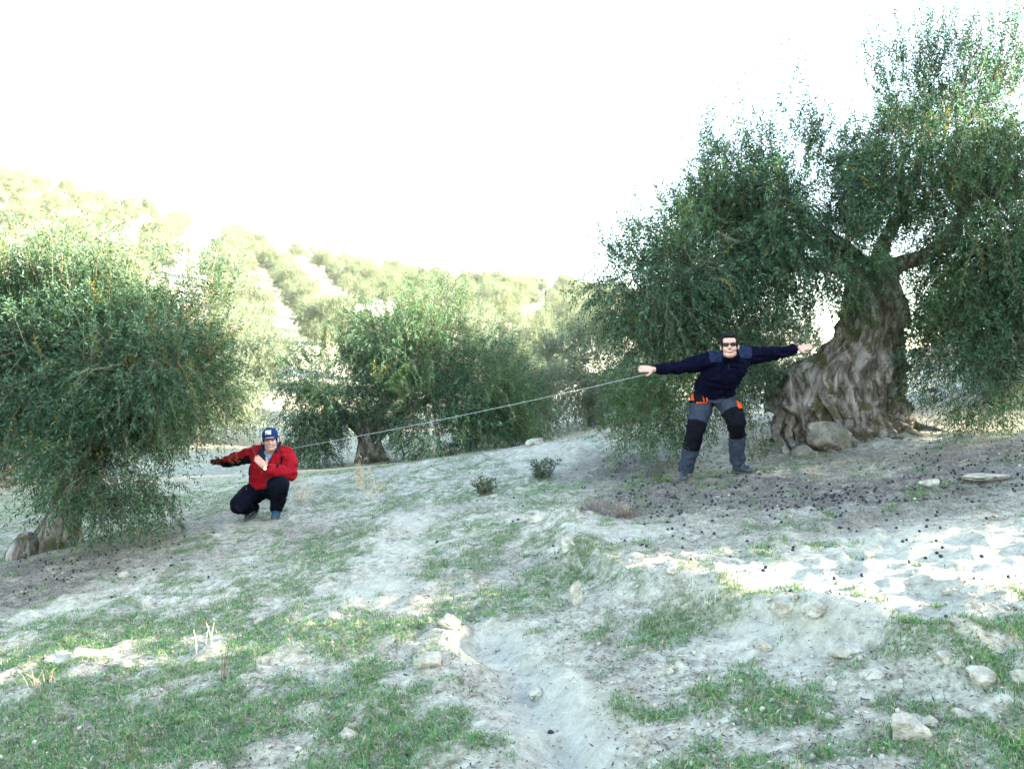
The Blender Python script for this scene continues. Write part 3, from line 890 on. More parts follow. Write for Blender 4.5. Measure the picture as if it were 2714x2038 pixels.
# ------------------------------------------------------------------ people: closed shapes fused by voxel remeshing
class Parts:
    def __init__(self):
        self.V, self.F, self.n = [], [], 0

    def add(self, V, F):
        V = np.asarray(V, float)
        self.V.append(V)
        self.F += [tuple(int(i) + self.n for i in f) for f in F]
        self.n += len(V)

    def rings(self, rings):
        m = len(rings[0])
        V = [p for r in rings for p in r] + [np.mean(rings[0], 0), np.mean(rings[-1], 0)]
        k = len(rings)
        F = []
        for i in range(k - 1):
            for j in range(m):
                F.append((i * m + j, i * m + (j + 1) % m, (i + 1) * m + (j + 1) % m, (i + 1) * m + j))
        a, c = k * m, k * m + 1
        for j in range(m):
            F.append((a, (j + 1) % m, j))
            F.append((c, (k - 1) * m + j, (k - 1) * m + (j + 1) % m))
        self.add(V, F)

    def cone(self, p0, r0, p1, r1, f0=False, f1=False, seg=18):
        p0, p1 = np.array(p0, float), np.array(p1, float)
        d = p1 - p0
        L = np.linalg.norm(d)
        d = d / L
        ref = np.array([0, 0, 1.0]) if abs(d[2]) < .85 else np.array([1.0, 0, 0])
        u = unit(np.cross(d, ref))
        v = np.cross(d, u)
        prof = []
        if not f0:
            prof += [(-r0 * math.cos(a), r0 * math.sin(a)) for a in (.25, .6, 1.05)]
        prof += [(0, r0), (L * .5, (r0 + r1) / 2), (L, r1)]
        if not f1:
            prof += [(L + r1 * math.sin(a), r1 * math.cos(a)) for a in (.5, .95, 1.32)]
        th = np.linspace(0, 2 * np.pi, seg, endpoint=False)
        self.rings([[p0 + d * s + r * (math.cos(t) * u + math.sin(t) * v) for t in th] for s, r in prof])

    def chain(self, pts, rad, f0=False, f1=False):
        for i in range(len(pts) - 1):
            self.cone(pts[i], rad[i], pts[i + 1], rad[i + 1], f0 and i == 0, f1 and i == len(pts) - 2)

    def blob(self, c, r, M=None):
        M = np.eye(3) if M is None else M
        th = np.linspace(0, 2 * np.pi, 20, endpoint=False)
        rings = [[np.array(c) + M @ (np.array(r) * np.array((math.sin(a) * math.cos(t), math.sin(a) * math.sin(t), math.cos(a)))) for t in th] for a in np.linspace(.12, math.pi - .12, 13)]
        self.rings(rings)

    def loft(self, rows, seg=28, p=2.4):
        th = np.linspace(0, 2 * np.pi, seg, endpoint=False)
        se = lambda a: math.copysign(abs(a) ** (2 / p), a)
        self.rings([[np.array(c) + np.array(u) * se(math.cos(t)) + np.array(v) * se(math.sin(t)) for t in th] for c, u, v in rows])

    def raw(self, name):
        me = bpy.data.meshes.new(name)
        me.from_pydata([tuple(v) for q in self.V for v in q], [], self.F)
        me.update()
        return me

    def fuse(self, name, voxel=.006, it=4, fac=.5):
        me = self.raw(name + '_src')
        o = bpy.data.objects.new('tmp', me)
        COL.objects.link(o)
        m = o.modifiers.new('r', 'REMESH')
        m.mode = 'VOXEL'
        m.voxel_size = voxel
        s = o.modifiers.new('s', 'SMOOTH')
        s.factor = fac
        s.iterations = it
        bpy.context.view_layer.update()
        dg = bpy.context.evaluated_depsgraph_get()
        out = bpy.data.meshes.new_from_object(o.evaluated_get(dg))
        out.name = name
        bpy.data.objects.remove(o)
        bpy.data.meshes.remove(me)
        out.polygons.foreach_set('use_smooth', np.ones(len(out.polygons), bool))
        return out


def wrinkle(me, amp, freq, seed, stretch=(1, 1, 1)):
    v = np.empty(len(me.vertices) * 3)
    me.vertices.foreach_get('co', v)
    v = v.reshape(-1, 3)
    nn = np.empty(len(v) * 3)
    me.vertices.foreach_get('normal', nn)
    q = v * np.array(stretch) * freq
    w = 1 - np.abs(2 * noise3(q[:, 0], q[:, 1], q[:, 2], seed) - 1) - .5 + .6 * (noise3(q[:, 0] * 2.3, q[:, 1] * 2.3, q[:, 2] * 2.3, seed + 1) - .5)
    v = v + nn.reshape(-1, 3) * (amp * w)[:, None]
    me.vertices.foreach_set('co', v.ravel())
    me.update()


def patch(name, src, pred, off, mat, parent):
    """a panel sewn onto a garment: the garment's faces inside a region, lifted and given an edge"""
    vs_ = src.vertices
    sel = [p for p in src.polygons if pred(p.center, p.normal)]
    mp_, V, F = {}, [], []
    for p in sel:
        f = []
        for i in p.vertices:
            if i not in mp_:
                mp_[i] = len(V)
                V.append(tuple(vs_[i].co + vs_[i].normal * off))
            f.append(mp_[i])
        F.append(f)
    if not F:
        print('empty patch', name)
        return None
    cnt_ = {}
    for f in F:
        for a, c in zip(f, f[1:] + f[:1]):
            cnt_[(a, c)] = 1
    inv = {v: k for k, v in mp_.items()}
    lo = {}
    for (a, c) in list(cnt_):
        if (c, a) not in cnt_:
            for q in (a, c):
                if q not in lo:
                    lo[q] = len(V)
                    V.append(tuple(vs_[inv[q]].co - vs_[inv[q]].normal * .002))
            F.append([c, a, lo[a], lo[c]])
    me = bpy.data.meshes.new(name)
    me.from_pydata(V, [], F)
    me.update()
    me.polygons.foreach_set('use_smooth', np.ones(len(me.polygons), bool))
    return obj(name, me, mat, parent)


SKIN, n, l, b = new_mat('skin')
tc = n.new('ShaderNodeTexCoord').outputs['Object']
t1 = noise_tex(n, l, 30, 4, .6, tc)
l.new(ramp(n, l, t1.outputs[0], [(.3, (.27, .145, .10)), (.7, (.34, .19, .14))]).outputs[0], b.inputs['Base Color'])
b.inputs['Roughness'].default_value = .5
b.inputs['Subsurface Weight'].default_value = .12
b.inputs['Subsurface Radius'].default_value = (.01, .004, .002)
HAIR = fabric('dark_hair', (.0035, .003, .003), .4, 120, .75, .12)
NAVY = fabric('navy_knit', (.0013, .0015, .0066), .3, 40)
YOKE = fabric('slate_blue_cloth', (.009, .014, .034), .15, 60)
GREYT = fabric('blue_grey_canvas', (.020, .025, .036), .15, 50)
BLACKP = fabric('black_canvas', (.0032, .0032, .005), .2, 60)
ORANGE = fabric('orange_piping', (.34, .045, .010), .15, 60)
RED = fabric('red_fleece', (.155, .0022, .0055), .2, 40, .95, .1)
DRED = fabric('dark_red_glove', (.06, .0035, .007), .2, 60)
DNAVY = fabric('dark_navy_canvas', (.0026, .0032, .0065), .2, 50)
CAPM = fabric('blue_cotton', (.007, .019, .062), .2, 80)
LINING = fabric('charcoal_lining', (.012, .016, .028), .2, 60)
SHIRT = fabric('pale_blue_cotton', (.11, .16, .22), .12, 60)
WHITE = fabric('white_print', (.42, .44, .45), .04, 60, .6)
SHOED = fabric('dark_blue_leather', (.008, .012, .019), .3, 50, .55, .4)
SHOEG = fabric('grey_suede', (.035, .038, .038), .3, 50)
SOLE = fabric('sole_rubber', (.06, .058, .052), .2, 60, .8)
SHOEB = fabric('blue_shoe_cloth', (.018, .045, .072), .2, 60)
LIP = fabric('lip', (.20, .06, .05), .1, 60, .5, .4)
TEETH = fabric('teeth', (.30, .28, .25), .03, 60, .3, .5)
EYE = fabric('eye', (.02, .013, .01), .1, 60, .3, .5)
LENS, n, l, b = new_mat('dark_lens')
b.inputs['Base Color'].default_value = (.002, .002, .0025, 1)
b.inputs['Roughness'].default_value = .3
b.inputs['Specular IOR Level'].default_value = .14
STEEL, n, l, b = new_mat('steel')
b.inputs['Base Color'].default_value = (.6, .6, .6, 1)
b.inputs['Metallic'].default_value = 1
b.inputs['Roughness'].default_value = .35


def face_frame(yaw=0, pitch=0, roll=0):
    """head axes: x to the wearer's right... facing the camera side (-Y) at zero angles"""
    M = Matrix.Rotation(R(180 + yaw), 3, 'Z') @ Matrix.Rotation(R(pitch), 3, 'X') @ Matrix.Rotation(R(roll), 3, 'Y')
    return np.array(M)


def add_head(P, c, M, s=1.0):
    def B(q, r):
        P.blob(np.array(c) + M @ (np.array(q) * s), np.array(r) * s, M)

    def K(a, ra, e, re):
        P.cone(np.array(c) + M @ (np.array(a) * s), ra * s, np.array(c) + M @ (np.array(e) * s), re * s)
    B((0, -.02, .045), (.077, .094, .077))
    B((0, .022, -.03), (.064, .070, .086))
    B((0, .042, -.088), (.043, .044, .031))
    for k in (-1, 1):
        B((.038 * k, .066, -.03), (.023, .022, .022))
        B((.080 * k, -.008, -.008), (.011, .021, .031))
        B((.030 * k, .020, -.075), (.033, .045, .03))
    K((0, .088, .012), .009, (0, .110, -.024), .0145)
    B((0, .100, -.032), (.018, .012, .010))
    B((0, .077, .030), (.054, .016, .011))


def on_head(c, M, s):
    return lambda q: np.array(c) + M @ (np.array(q) * s)


def smile(parent, c, M, s):
    H = on_head(c, M, s)
    p = Parts()
    for x0, z0, x1, z1 in ((-.028, -.054, -.012, -.064), (-.012, -.064, .012, -.064), (.012, -.064, .028, -.054)):
        p.cone(H((x0, .083 + .012 * (1 - abs(x0) / .028), z0)), .0085 * s, H((x1, .083 + .012 * (1 - abs(x1) / .028), z1)), .0085 * s, seg=10)
    m_ = obj('lips', p.fuse('lips', .003, 2), LIP, parent)
    p = Parts()
    for x0, z0, x1, z1 in ((-.020, -.056, 0, -.0605), (0, -.0605, .020, -.056)):
        p.cone(H((x0, .0915 + .010 * (1 - abs(x0) / .028), z0)), .0052 * s, H((x1, .0915 + .010 * (1 - abs(x1) / .028), z1)), .0052 * s, seg=10)
    obj('teeth', p.fuse('teeth', .0025, 1), TEETH, m_)


def add_hand(P, w, d, sdir, curl=.15, spread=1.0, s=1.0, fingers=(1, 1, 1, 1)):
    w, d = np.array(w, float), unit(np.array(d, float))
    sd = np.array(sdir, float)
    sd = unit(sd - d * (sd @ d))
    nn = np.cross(d, sd)
    M = np.stack([d, sd, nn], 1)
    P.blob(w + d * .05 * s, np.array((.056, .041, .017)) * s, M)
    P.blob(w + d * .072 * s, np.array((.03, .042, .015)) * s, M)
    P.cone(w - d * .03 * s, .026 * s, w + d * .03 * s, .024 * s)
    for i, L in enumerate((.072, .080, .075, .060)):
        b0 = w + d * .085 * s + sd * (.030 - .020 * i) * s
        fd = unit(d + sd * (.14 - .09 * i) * spread)
        cu = curl if fingers[i] else 1.3
        m1 = b0 + (fd * math.cos(cu * .4) - nn * math.sin(cu * .4)) * L * .5 * s
        m2 = m1 + (fd * math.cos(cu) - nn * math.sin(cu)) * L * .55 * s
        P.cone(b0, .0095 * s, m1, .0088 * s, seg=10)
        P.cone(m1, .0088 * s, m2, .0072 * s, seg=10)
    t0 = w + d * .028 * s + sd * .030 * s
    t1_ = t0 + unit(d * .7 + sd * .75 - nn * .2) * .042 * s
    t2_ = t1_ + unit(d * .9 + sd * .45 - nn * .2) * .032 * s
    P.cone(t0, .013 * s, t1_, .011 * s, seg=10)
    P.cone(t1_, .011 * s, t2_, .0085 * s, seg=10)


def shoe(parent, root, heel, toe, mat, lift=0.0, name='shoe', ankle=None):
    """heel and toe in local x, y; stands on the ground below"""
    P, S = Parts(), Parts()
    h, t = np.array(heel, float), np.array(toe, float)
    d = unit(t - h)
    L = np.linalg.norm(t - h)
    sd = np.array((-d[1], d[0]))
    zg = lambda q: gz(root[0] + q[0], root[1] + q[1]) - root[2]
    at_ = lambda f, off, z: np.array((*(h + d * L * f + sd * off), 0)) + np.array((0, 0, zg(h + d * L * f) + z + lift * (1 - f)))
    P.chain([at_(.12, 0, .055), at_(.45, 0, .055), at_(.85, 0, .042)], [.042, .045, .036])
    P.chain([at_(.15, 0, .06), at_(.5, 0, .07)], [.040, .04])
    P.cone(at_(.2, 0, .06), .042, at_(.2, 0, .14) if ankle is None else ankle, .044)
    up = obj(name, P.fuse('shoe', .006, 4), mat, parent)
    rows_ = []
    th = np.linspace(0, 2 * np.pi, 24, endpoint=False)
    for zz in (-.012, .022):
        rows_.append([at_(.5 + .52 * math.cos(a), .042 * math.sin(a) * (1.0 + .12 * math.cos(a)), zz) for a in th])
    S.rings(rows_)
    obj('sole', S.raw('sole'), SOLE, up)
    return up


# ---- man standing, arms stretched out
S1 = 1.064
root = (2.02, 8.3, .579)
man = empty('person', root)
tag(man, 'man in navy sweater and sunglasses leaning forward with both arms stretched out', 'person')
q = lambda *a: np.array(a) * S1
body, M = Parts(), face_frame(-15, 4, 2)
hc = q(.082, -.345, 1.306)
add_head(body, hc, M, 1.0)
body.cone(hc + np.array((.01, .055, -.06)), .05, q(.107, -.17, 1.17), .055)
body.chain([q(.107, -.16, 1.15), q(.08, -.1, 1.05), q(.03, .03, .86)], [.08, .09, .1])
rs, re, rw = q(-.055, -.17, 1.195), q(-.316, -.215, 1.122), q(-.585, -.295, 1.097)
ls, le, lw_ = q(.29, -.14, 1.235), q(.548, -.085, 1.250), q(.782, -.06, 1.292)
body.chain([q(.1, -.18, 1.16), rs, re, rw], [.06, .05, .04, .028])
body.chain([q(.12, -.18, 1.18), ls, le, lw_], [.06, .05, .04, .028])
add_hand(body, rw + np.array((-.015, 0, 0)), (-1, -.2, .07), (.0, -.45, -.9), .2, .35, .95)
add_hand(body, lw_ + np.array((.012, 0, 0)), (.96, -.02, .19), (.1, -.55, -.85), .12, .5, .93)
rh, rk, ra = q(-.06, .05, .83), q(-.168, -.05, .50), q(-.236, .06, .13)
lh, lk, la = q(.13, .06, .83), q(.199, -.16, .616), q(.26, .04, .22)
body.chain([q(.03, .03, .86), rh, rk, ra], [.09, .07, .05, .04])
body.chain([q(.03, .03, .86), lh, lk, la], [.09, .07, .05, .04])
obj('body', body.fuse('body', .0055, 4), SKIN, man)
H = on_head(hc, M, 1.0)
hp = Parts()
hp.blob(H((0, -.034, .062)), np.array((.083, .094, .078)), M)
hp.blob(H((0, .035, .098)), np.array((.058, .042, .030)), M)
hp.blob(H((0, -.07, -.005)), np.array((.072, .052, .06)), M)
for k in (-1, 1):
    hp.blob(H((.070 * k, .018, .03)), np.array((.013, .022, .042)), M)
me = hp.fuse('hair', .005, 3)
wrinkle(me, .007, 55, 3)
obj('hair', me, HAIR, man)
gl = Parts()
gl.cone(H((-.008, .104, .014)), .0035, H((.008, .104, .014)), .0035, seg=8)
for k in (-1, 1):
    gl.chain([H((.008 * k, .104, .016)), H((.036 * k, .104, .022)), H((.066 * k, .084, .018)), H((.085 * k, .01, .014)), H((.088 * k, -.02, .012))], [.0035] * 5)
go = obj('sunglasses', gl.fuse('sunglasses', .002, 1), LENS, man)
for k in (-1, 1):
    p = Parts()
    Ml = M @ np.array(Matrix.Rotation(R(-14 * k), 3, 'Z'))
    p.blob(H((.035 * k, .099, .007)), np.array((.030, .007, .0195)), Ml)
    obj('lens', p.fuse('lens', .003, 1), LENS, go)
smile(man, hc, M, 1.0)
# sweater
sw = Parts()
vv = lambda r, t=.62: (0, math.sqrt(1 - t * t) * r, t * r)
sw.loft([(q(.030, .035, .880), q(.178, 0, -.018), vv(.135, .5)), (q(.036, .00, .935), q(.188, 0, -.016), vv(.142, .5)), (q(.055, -.07, 1.005), q(.186, 0, 0), vv(.135)), (q(.085, -.14, 1.085), q(.205, 0, .02), vv(.135)),
         (q(.11, -.17, 1.16), q(.205, 0, .025), vv(.115)), (q(.112, -.20, 1.225), q(.14, 0, .018), vv(.085)), (q(.108, -.22, 1.262), q(.085, 0, .01), vv(.07))])
sw.chain([rs + np.array((.03, 0, -.01)), (rs + re) / 2 + np.array((0, 0, -.008)), re, (re + rw) / 2 + np.array((0, 0, -.008)), rw], [.088, .076, .063, .057, .044], f1=True)
sw.chain([ls + np.array((-.03, 0, -.01)), (ls + le) / 2 + np.array((0, 0, -.01)), le, (le + lw_) / 2 + np.array((0, 0, -.01)), lw_], [.09, .08, .066, .06, .044], f1=True)
sw.chain([q(.108, -.22, 1.22), hc + np.array((.008, .05, -.085))], [.078, .066])
swm = sw.fuse('sweater', .0075, 4)
wrinkle(swm, .022, 13, 8, (1, 1, 1.5))
so = obj('sweater', swm, NAVY, man)
for k, (x0, x1, z0, z1) in enumerate(((-.085 * S1, .035 * S1, 1.165 * S1, 1.32 * S1), (.20 * S1, .325 * S1, 1.205 * S1, 1.36 * S1))):
    patch('shoulder_yoke', swm, lambda c, nn, a=x0, e=x1, f=z0, g=z1: a + .35 * (c.z - f) * (1 if k == 0 else -1) * .3 < c.x < e and f < c.z < g, .003, YOKE, so)
cuffs = Parts()
for a, w in ((re, rw), (le, lw_)):
    d = unit(w - a)
    cuffs = Parts()
    cuffs.cone(w - d * .045, .047, w + d * .004, .042, True, True)
    obj('cuff', cuffs.fuse('cuff', .005, 2), NAVY, so)
patch('zip', swm, lambda c, nn: .098 * S1 < c.x < .105 * S1 and 1.10 * S1 < c.z < 1.165 * S1 and nn[1] < -.2, .002, LINING, so)
# trousers
t_ = Parts()
t_.loft([(q(.032, .045, .905), q(.160, 0, -.012), (0, .12, .02)), (q(.033, .045, .84), q(.178, 0, -.005), (0, .13, .02)), (q(.034, .045, .78), q(.170, 0, 0), (0, .12, 0))])
t_.chain([rh + np.array((-.005, 0, -.02)), (rh + rk) / 2 + np.array((-.002, 0, 0)), rk, (rk + ra) / 2, ra], [.112, .100, .080, .077, .072], f1=True)
t_.chain([lh + np.array((.01, 0, -.02)), (lh + lk) / 2, lk, (lk + la) / 2, la], [.114, .102, .083, .076, .070], f1=True)
tm = t_.fuse('trousers', .0075, 4)
wrinkle(tm, .024, 13, 18, (1, 1, .9))
to = obj('trousers', tm, GREYT, man)
for kn, an, hp_, x_in in ((rk, ra, rh, 1), (lk, la, lh, -1)):
    d1, d2 = unit(hp_ - kn), unit(an - kn)

    def pr(c, nn, kn=kn, d1=d1, d2=d2):
        v = np.array(c) - kn
        a, e = v @ d1, v @ d2
        return -1 < a < .115 and e < .165 and nn[1] < .35 and np.linalg.norm(v) < .2
    patch('knee_pad', tm, pr, .004, BLACKP, to)
pc = lambda x0, x1, z0, z1: (lambda c, nn: x0 * S1 < c.x < x1 * S1 and z0 * S1 < c.z < z1 * S1 and nn[1] < .3)
poc = patch('holster_pocket', tm, pc(-.20, -.045, .785, .91), .014, BLACKP, to)
patch('pocket_piping', tm, pc(-.066, -.046, .795, .90), .018, ORANGE, to)
patch('pocket_piping', tm, pc(-.096, -.089, .785, .875), .018, ORANGE, to)
patch('pocket_piping', tm, pc(-.15, -.06, .778, .787), .016, ORANGE, to)
patch('pocket_piping', tm, lambda c, nn: c.x < -.158 * S1 and .80 * S1 < c.z < .88 * S1 and nn[1] < .0, .016, ORANGE, to)
patch('pocket_piping', tm, pc(.108, .150, .862, .880), .006, ORANGE, to)
patch('pocket_piping', tm, lambda c, nn: c.x > .215 * S1 and .735 * S1 < c.z < .80 * S1 and nn[1] < .2, .012, ORANGE, to)
for a in (ra, la):
    pass
shoe(man, root, (-.255, .12), (-.315, -.15), SHOED, ankle=ra + np.array((0, .01, .02)))
shoe(man, root, (.262, .12), (.375, -.13), SHOED, ankle=la + np.array((0, .01, .0)))

# ---- man crouching
root2 = (-2.7, 8.95, gz(-2.55, 8.75) + .01)
man2 = empty('person', root2)
tag(man2, 'man in red fleece jacket and blue cap crouching with a hand held to his chest', 'person')
a3 = lambda *v: np.array(v, float)
body, M = Parts(), face_frame(13, 2, 4)
hc = a3(.108, -.165, .838)
add_head(body, hc, M, .97)
body.cone(hc + a3(-.005, .04, -.06), .052, a3(.083, -.05, .70), .06)
body.chain([a3(.083, -.04, .70), a3(.06, .02, .55), a3(-.02, .1, .32)], [.08, .1, .1])
rs, re, rw = a3(-.10, .0, .695), a3(-.345, .12, .615), a3(-.535, .25, .562)
ls, le, lw_ = a3(.255, .0, .69), a3(.305, -.14, .475), a3(.125, -.315, .552)
body.chain([a3(.06, 0, .66), rs, re, rw], [.06, .05, .04, .026])
body.chain([a3(.1, 0, .66), ls, le, lw_], [.06, .05, .04, .028])
add_hand(body, lw_ + a3(-.012, -.004, .008), (-.11, -.02, .115), (.55, .15, .6), .10, .15, .98)
rh, rk, ra = a3(-.11, .10, .265), a3(-.205, -.235, .155), a3(-.155, .08, .085)
lh, lk, la = a3(.08, .10, .275), a3(.255, -.295, .385), a3(.135, -.04, .08)
body.chain([a3(-.02, .1, .32), rh, rk, ra], [.09, .07, .05, .04])
body.chain([a3(-.02, .1, .32), lh, lk, la], [.09, .07, .05, .04])
obj('body', body.fuse('body', .0055, 4), SKIN, man2)
H = on_head(hc, M, .97)
hp = Parts()
hp.blob(H((0, -.055, .015)), np.array((.074, .06, .06)), M)
for k in (-1, 1):
    hp.blob(H((.070 * k, .012, .018)), np.array((.011, .018, .03)), M)
obj('hair', hp.fuse('hair', .005, 3), HAIR, man2)
for k in (-1, 1):
    p = Parts()
    p.blob(H((.030 * k, .078, .004)), np.array((.014, .008, .006)), M)
    obj('eye', p.raw('eye'), EYE, man2)
    p = Parts()
    p.cone(H((.014 * k, .091, .026)), .005, H((.046 * k, .080, .027)), .004, seg=8)
    obj('eyebrow', p.raw('eyebrow'), HAIR, man2)
smile(man2, hc, M, .97)
# cap
cp = Parts()
th = np.linspace(0, 2 * np.pi, 32, endpoint=False)
rings = []
for z, r_ in ((.026, 1.0), (.05, 1.01), (.08, .97), (.105, .86), (.125, .68), (.138, .45), (.143, .2)):
    rings.append([H((.087 * r_ * math.cos(t), -.018 + .103 * r_ * math.sin(t), z)) for t in th])
cp.rings(rings)
capm = cp.fuse('cap', .005, 3)
cap = obj('cap', capm, CAPM, man2)
br = Parts()
out = [(.082 * math.cos(t), .04 + .112 * math.sin(t)) for t in np.linspace(0, np.pi, 20)] + [(.078 * math.cos(t), .04 + .035 * math.sin(t)) for t in np.linspace(np.pi, 0, 20)]
zb = lambda x, y: .040 - 2.2 * x * x - .25 * max(0, y - .06)
br.rings([[H((x, y, zb(x, y) + o_)) for x, y in out] for o_ in (0, .006)])
obj('brim', br.raw('brim'), CAPM, cap)
Mi = M.T
hl = lambda c: Mi @ (np.array(c) - hc) / .97
patch('badge', capm, lambda c, nn: abs(hl(c)[0] - .012) < .030 and .068 < hl(c)[2] < .112 and hl(c)[1] > 0, .003, WHITE, cap)
patch('badge_mark', capm, lambda c, nn: .020 < hl(c)[0] < .030 and .068 < hl(c)[2] < .084 and hl(c)[1] > 0, .0045, CAPM, cap)
# jacket
jk = Parts()
jk.loft([(a3(.015, .06, .345), (.208, 0, .03), (0, .15, .03)), (a3(.03, .05, .41), (.212, 0, .03), (0, .155, .03)), (a3(.045, .03, .50), (.208, 0, .02), (0, .145, .03)), (a3(.065, .01, .60), (.212, 0, .01), (0, .135, .04)),
         (a3(.075, .0, .675), (.215, 0, 0), (0, .115, .04)), (a3(.080, -.015, .735), (.15, 0, 0), (0, .09, .03)), (a3(.083, -.03, .765), (.09, 0, 0), (0, .075, .02))])
jk.chain([rs + a3(.03, 0, -.01), (rs + re) / 2, re, (re + rw) / 2, rw], [.09, .078, .068, .062, .050], f1=True)
jk.chain([ls + a3(-.03, 0, -.01), (ls + le) / 2 + a3(.012, 0, 0), le, (le + lw_) / 2, lw_], [.092, .085, .075, .066, .050], f1=True)
jm = jk.fuse('jacket', .0075, 4)
wrinkle(jm, .026, 13, 28)
jo = obj('jacket', jm, RED, man2)


def inpoly(x, z, poly):
    r_, k = False, len(poly) - 1
    for i in range(len(poly)):
        (xi, zi), (xk, zk) = poly[i], poly[k]
        if (zi > z) != (zk > z) and x < (xk - xi) * (z - zi) / (zk - zi + 1e-12) + xi:
            r_ = not r_
        k = i
    return r_


patch('lapel_lining', jm, lambda c, nn: nn[1] < .1 and inpoly(c.x, c.z, [(-.062, .70), (.03, .80), (.15, .80), (.178, .705), (.135, .70), (.068, .585), (.04, .62)]), .004, LINING, jo)
patch('shirt', jm, lambda c, nn: nn[1] < .1 and inpoly(c.x, c.z, [(.018, .745), (.045, .80), (.12, .80), (.145, .745), (.072, .60)]), .008, SHIRT, jo)
patch('sleeve_panel', jm, lambda c, nn: c.x < -.155 and nn[2] < -.12, .003, BLACKP, jo)
patch('side_panel', jm, lambda c, nn: c.x < -.145 and .40 < c.z < .56 and nn[1] < .4 and c.x > -.25, .003, BLACKP, jo)
patch('pocket_zip', jm, lambda c, nn: .205 < c.x < .228 and .565 < c.z < .655 and nn[1] < -.1, .003, BLACKP, jo)
patch('front_zip', jm, lambda c, nn: .046 < c.x < .056 and .335 < c.z < .60 and nn[1] < -.2, .003, LINING, jo)
# upright collar, open at the throat
cv, cf = [], []
m = 26
for ri, (z, rr, t) in enumerate(((.735, .088, 0), (.77, .10, 0), (.815, .112, 0), (.815, .106, 0), (.77, .094, 0), (.735, .082, 0))):
    for j in range(m + 1):
        a = R(-150 + 300 * j / m) + math.pi / 2
        cv.append(tuple(a3(.085, -.045, z - (.03 if abs(j - m / 2) > m * .36 else 0)) + a3(rr * 1.0 * math.cos(a), rr * .95 * math.sin(a), 0)))
for ri in range(6):
    for j in range(m):
        A = ri * (m + 1) + j
        Bq = ((ri + 1) % 6) * (m + 1) + j
        cf.append((A, A + 1, Bq + 1, Bq))
cme = bpy.data.meshes.new('collar')
cme.from_pydata(cv, [], cf)
cme.polygons.foreach_set('use_smooth', np.ones(len(cme.polygons), bool))
obj('collar', cme, LINING, jo)
# glove
g_ = Parts()
add_hand(g_, rw + a3(-.02, .015, -.003), (-.85, .42, .08), (.2, -.5, .85), .7, .15, .95)
obj('glove', g_.fuse('glove', .005, 3), DRED, man2)
# trousers
t_ = Parts()
t_.loft([(a3(-.01, .08, .40), (.165, 0, 0), (0, .13, 0)), (a3(-.012, .10, .30), (.19, 0, 0), (0, .15, 0)), (a3(-.015, .12, .22), (.17, 0, 0), (0, .12, 0))])
t_.chain([rh, (rh + rk) / 2 + a3(-.01, 0, .02), rk, (rk + ra) / 2 + a3(0, 0, .005), ra], [.12, .108, .092, .08, .066], f1=True)
t_.chain([lh, (lh + lk) / 2 + a3(0, 0, .012), lk, (lk + la) / 2, la], [.12, .106, .086, .082, .062], f1=True)
tm = t_.fuse('trousers', .0075, 4)
wrinkle(tm, .022, 13, 38)
obj('trousers', tm, DNAVY, man2)
shoe(man2, root2, (-.125, .14), (-.175, -.11), SHOEG, lift=.07, ankle=ra + a3(0, .02, .03))
shoe(man2, root2, (.125, .035), (.165, -.235), SHOEB, ankle=la + a3(0, .01, .03))
# watch
wp = Parts()
d = unit(a3(-.11, -.02, .115))
w0 = lw_ + d * .012
wp.cone(w0 - d * .010, .033, w0 + d * .010, .032, True, True)
wo = obj('watch', wp.raw('watch'), BLACKP, man2)
wp = Parts()
cc = w0 + a3(-.006, -.034, -.004)
wp.cone(cc, .018, cc + a3(-.002, -.009, 0), .017, True, True)
obj('watch_case', wp.raw('watch_case'), STEEL, wo)

# ---- measuring tape between the two hands
A = np.array(root) + q(-.66, -.335, 1.055)
Bp = np.array((root2[0] - .60, root2[1] + .42, root2[2] + .575))
P = [A + (Bp - A) * t - np.array((0, 0, .04 * 4 * t * (1 - t))) for t in np.linspace(0, 1, 9)]
TAPE = fabric('tape_cloth', (.30, .31, .30), .08, 60, .7)
tag(obj('measuring_tape', tube_mesh('measuring_tape', P, [.0022] * 9, seg=6, wob=0), TAPE), 'thin pale measuring tape stretched taut between the two men', 'tape')

# ------------------------------------------------------------------ grass, litter, fallen olives, pebbles
gr_ = np.random.default_rng(31)


def sample(n, r, y0=2.7, y1=13.5, pw=1.0):
    """random ground points spread over the near slope, denser close by"""
    t = r.uniform(0, 1, n)
    y = y0 * (y1 / y0) ** t if pw else r.uniform(y0, y1, n)
    x = r.uniform(-.66, .66, n) * y
    return x, y


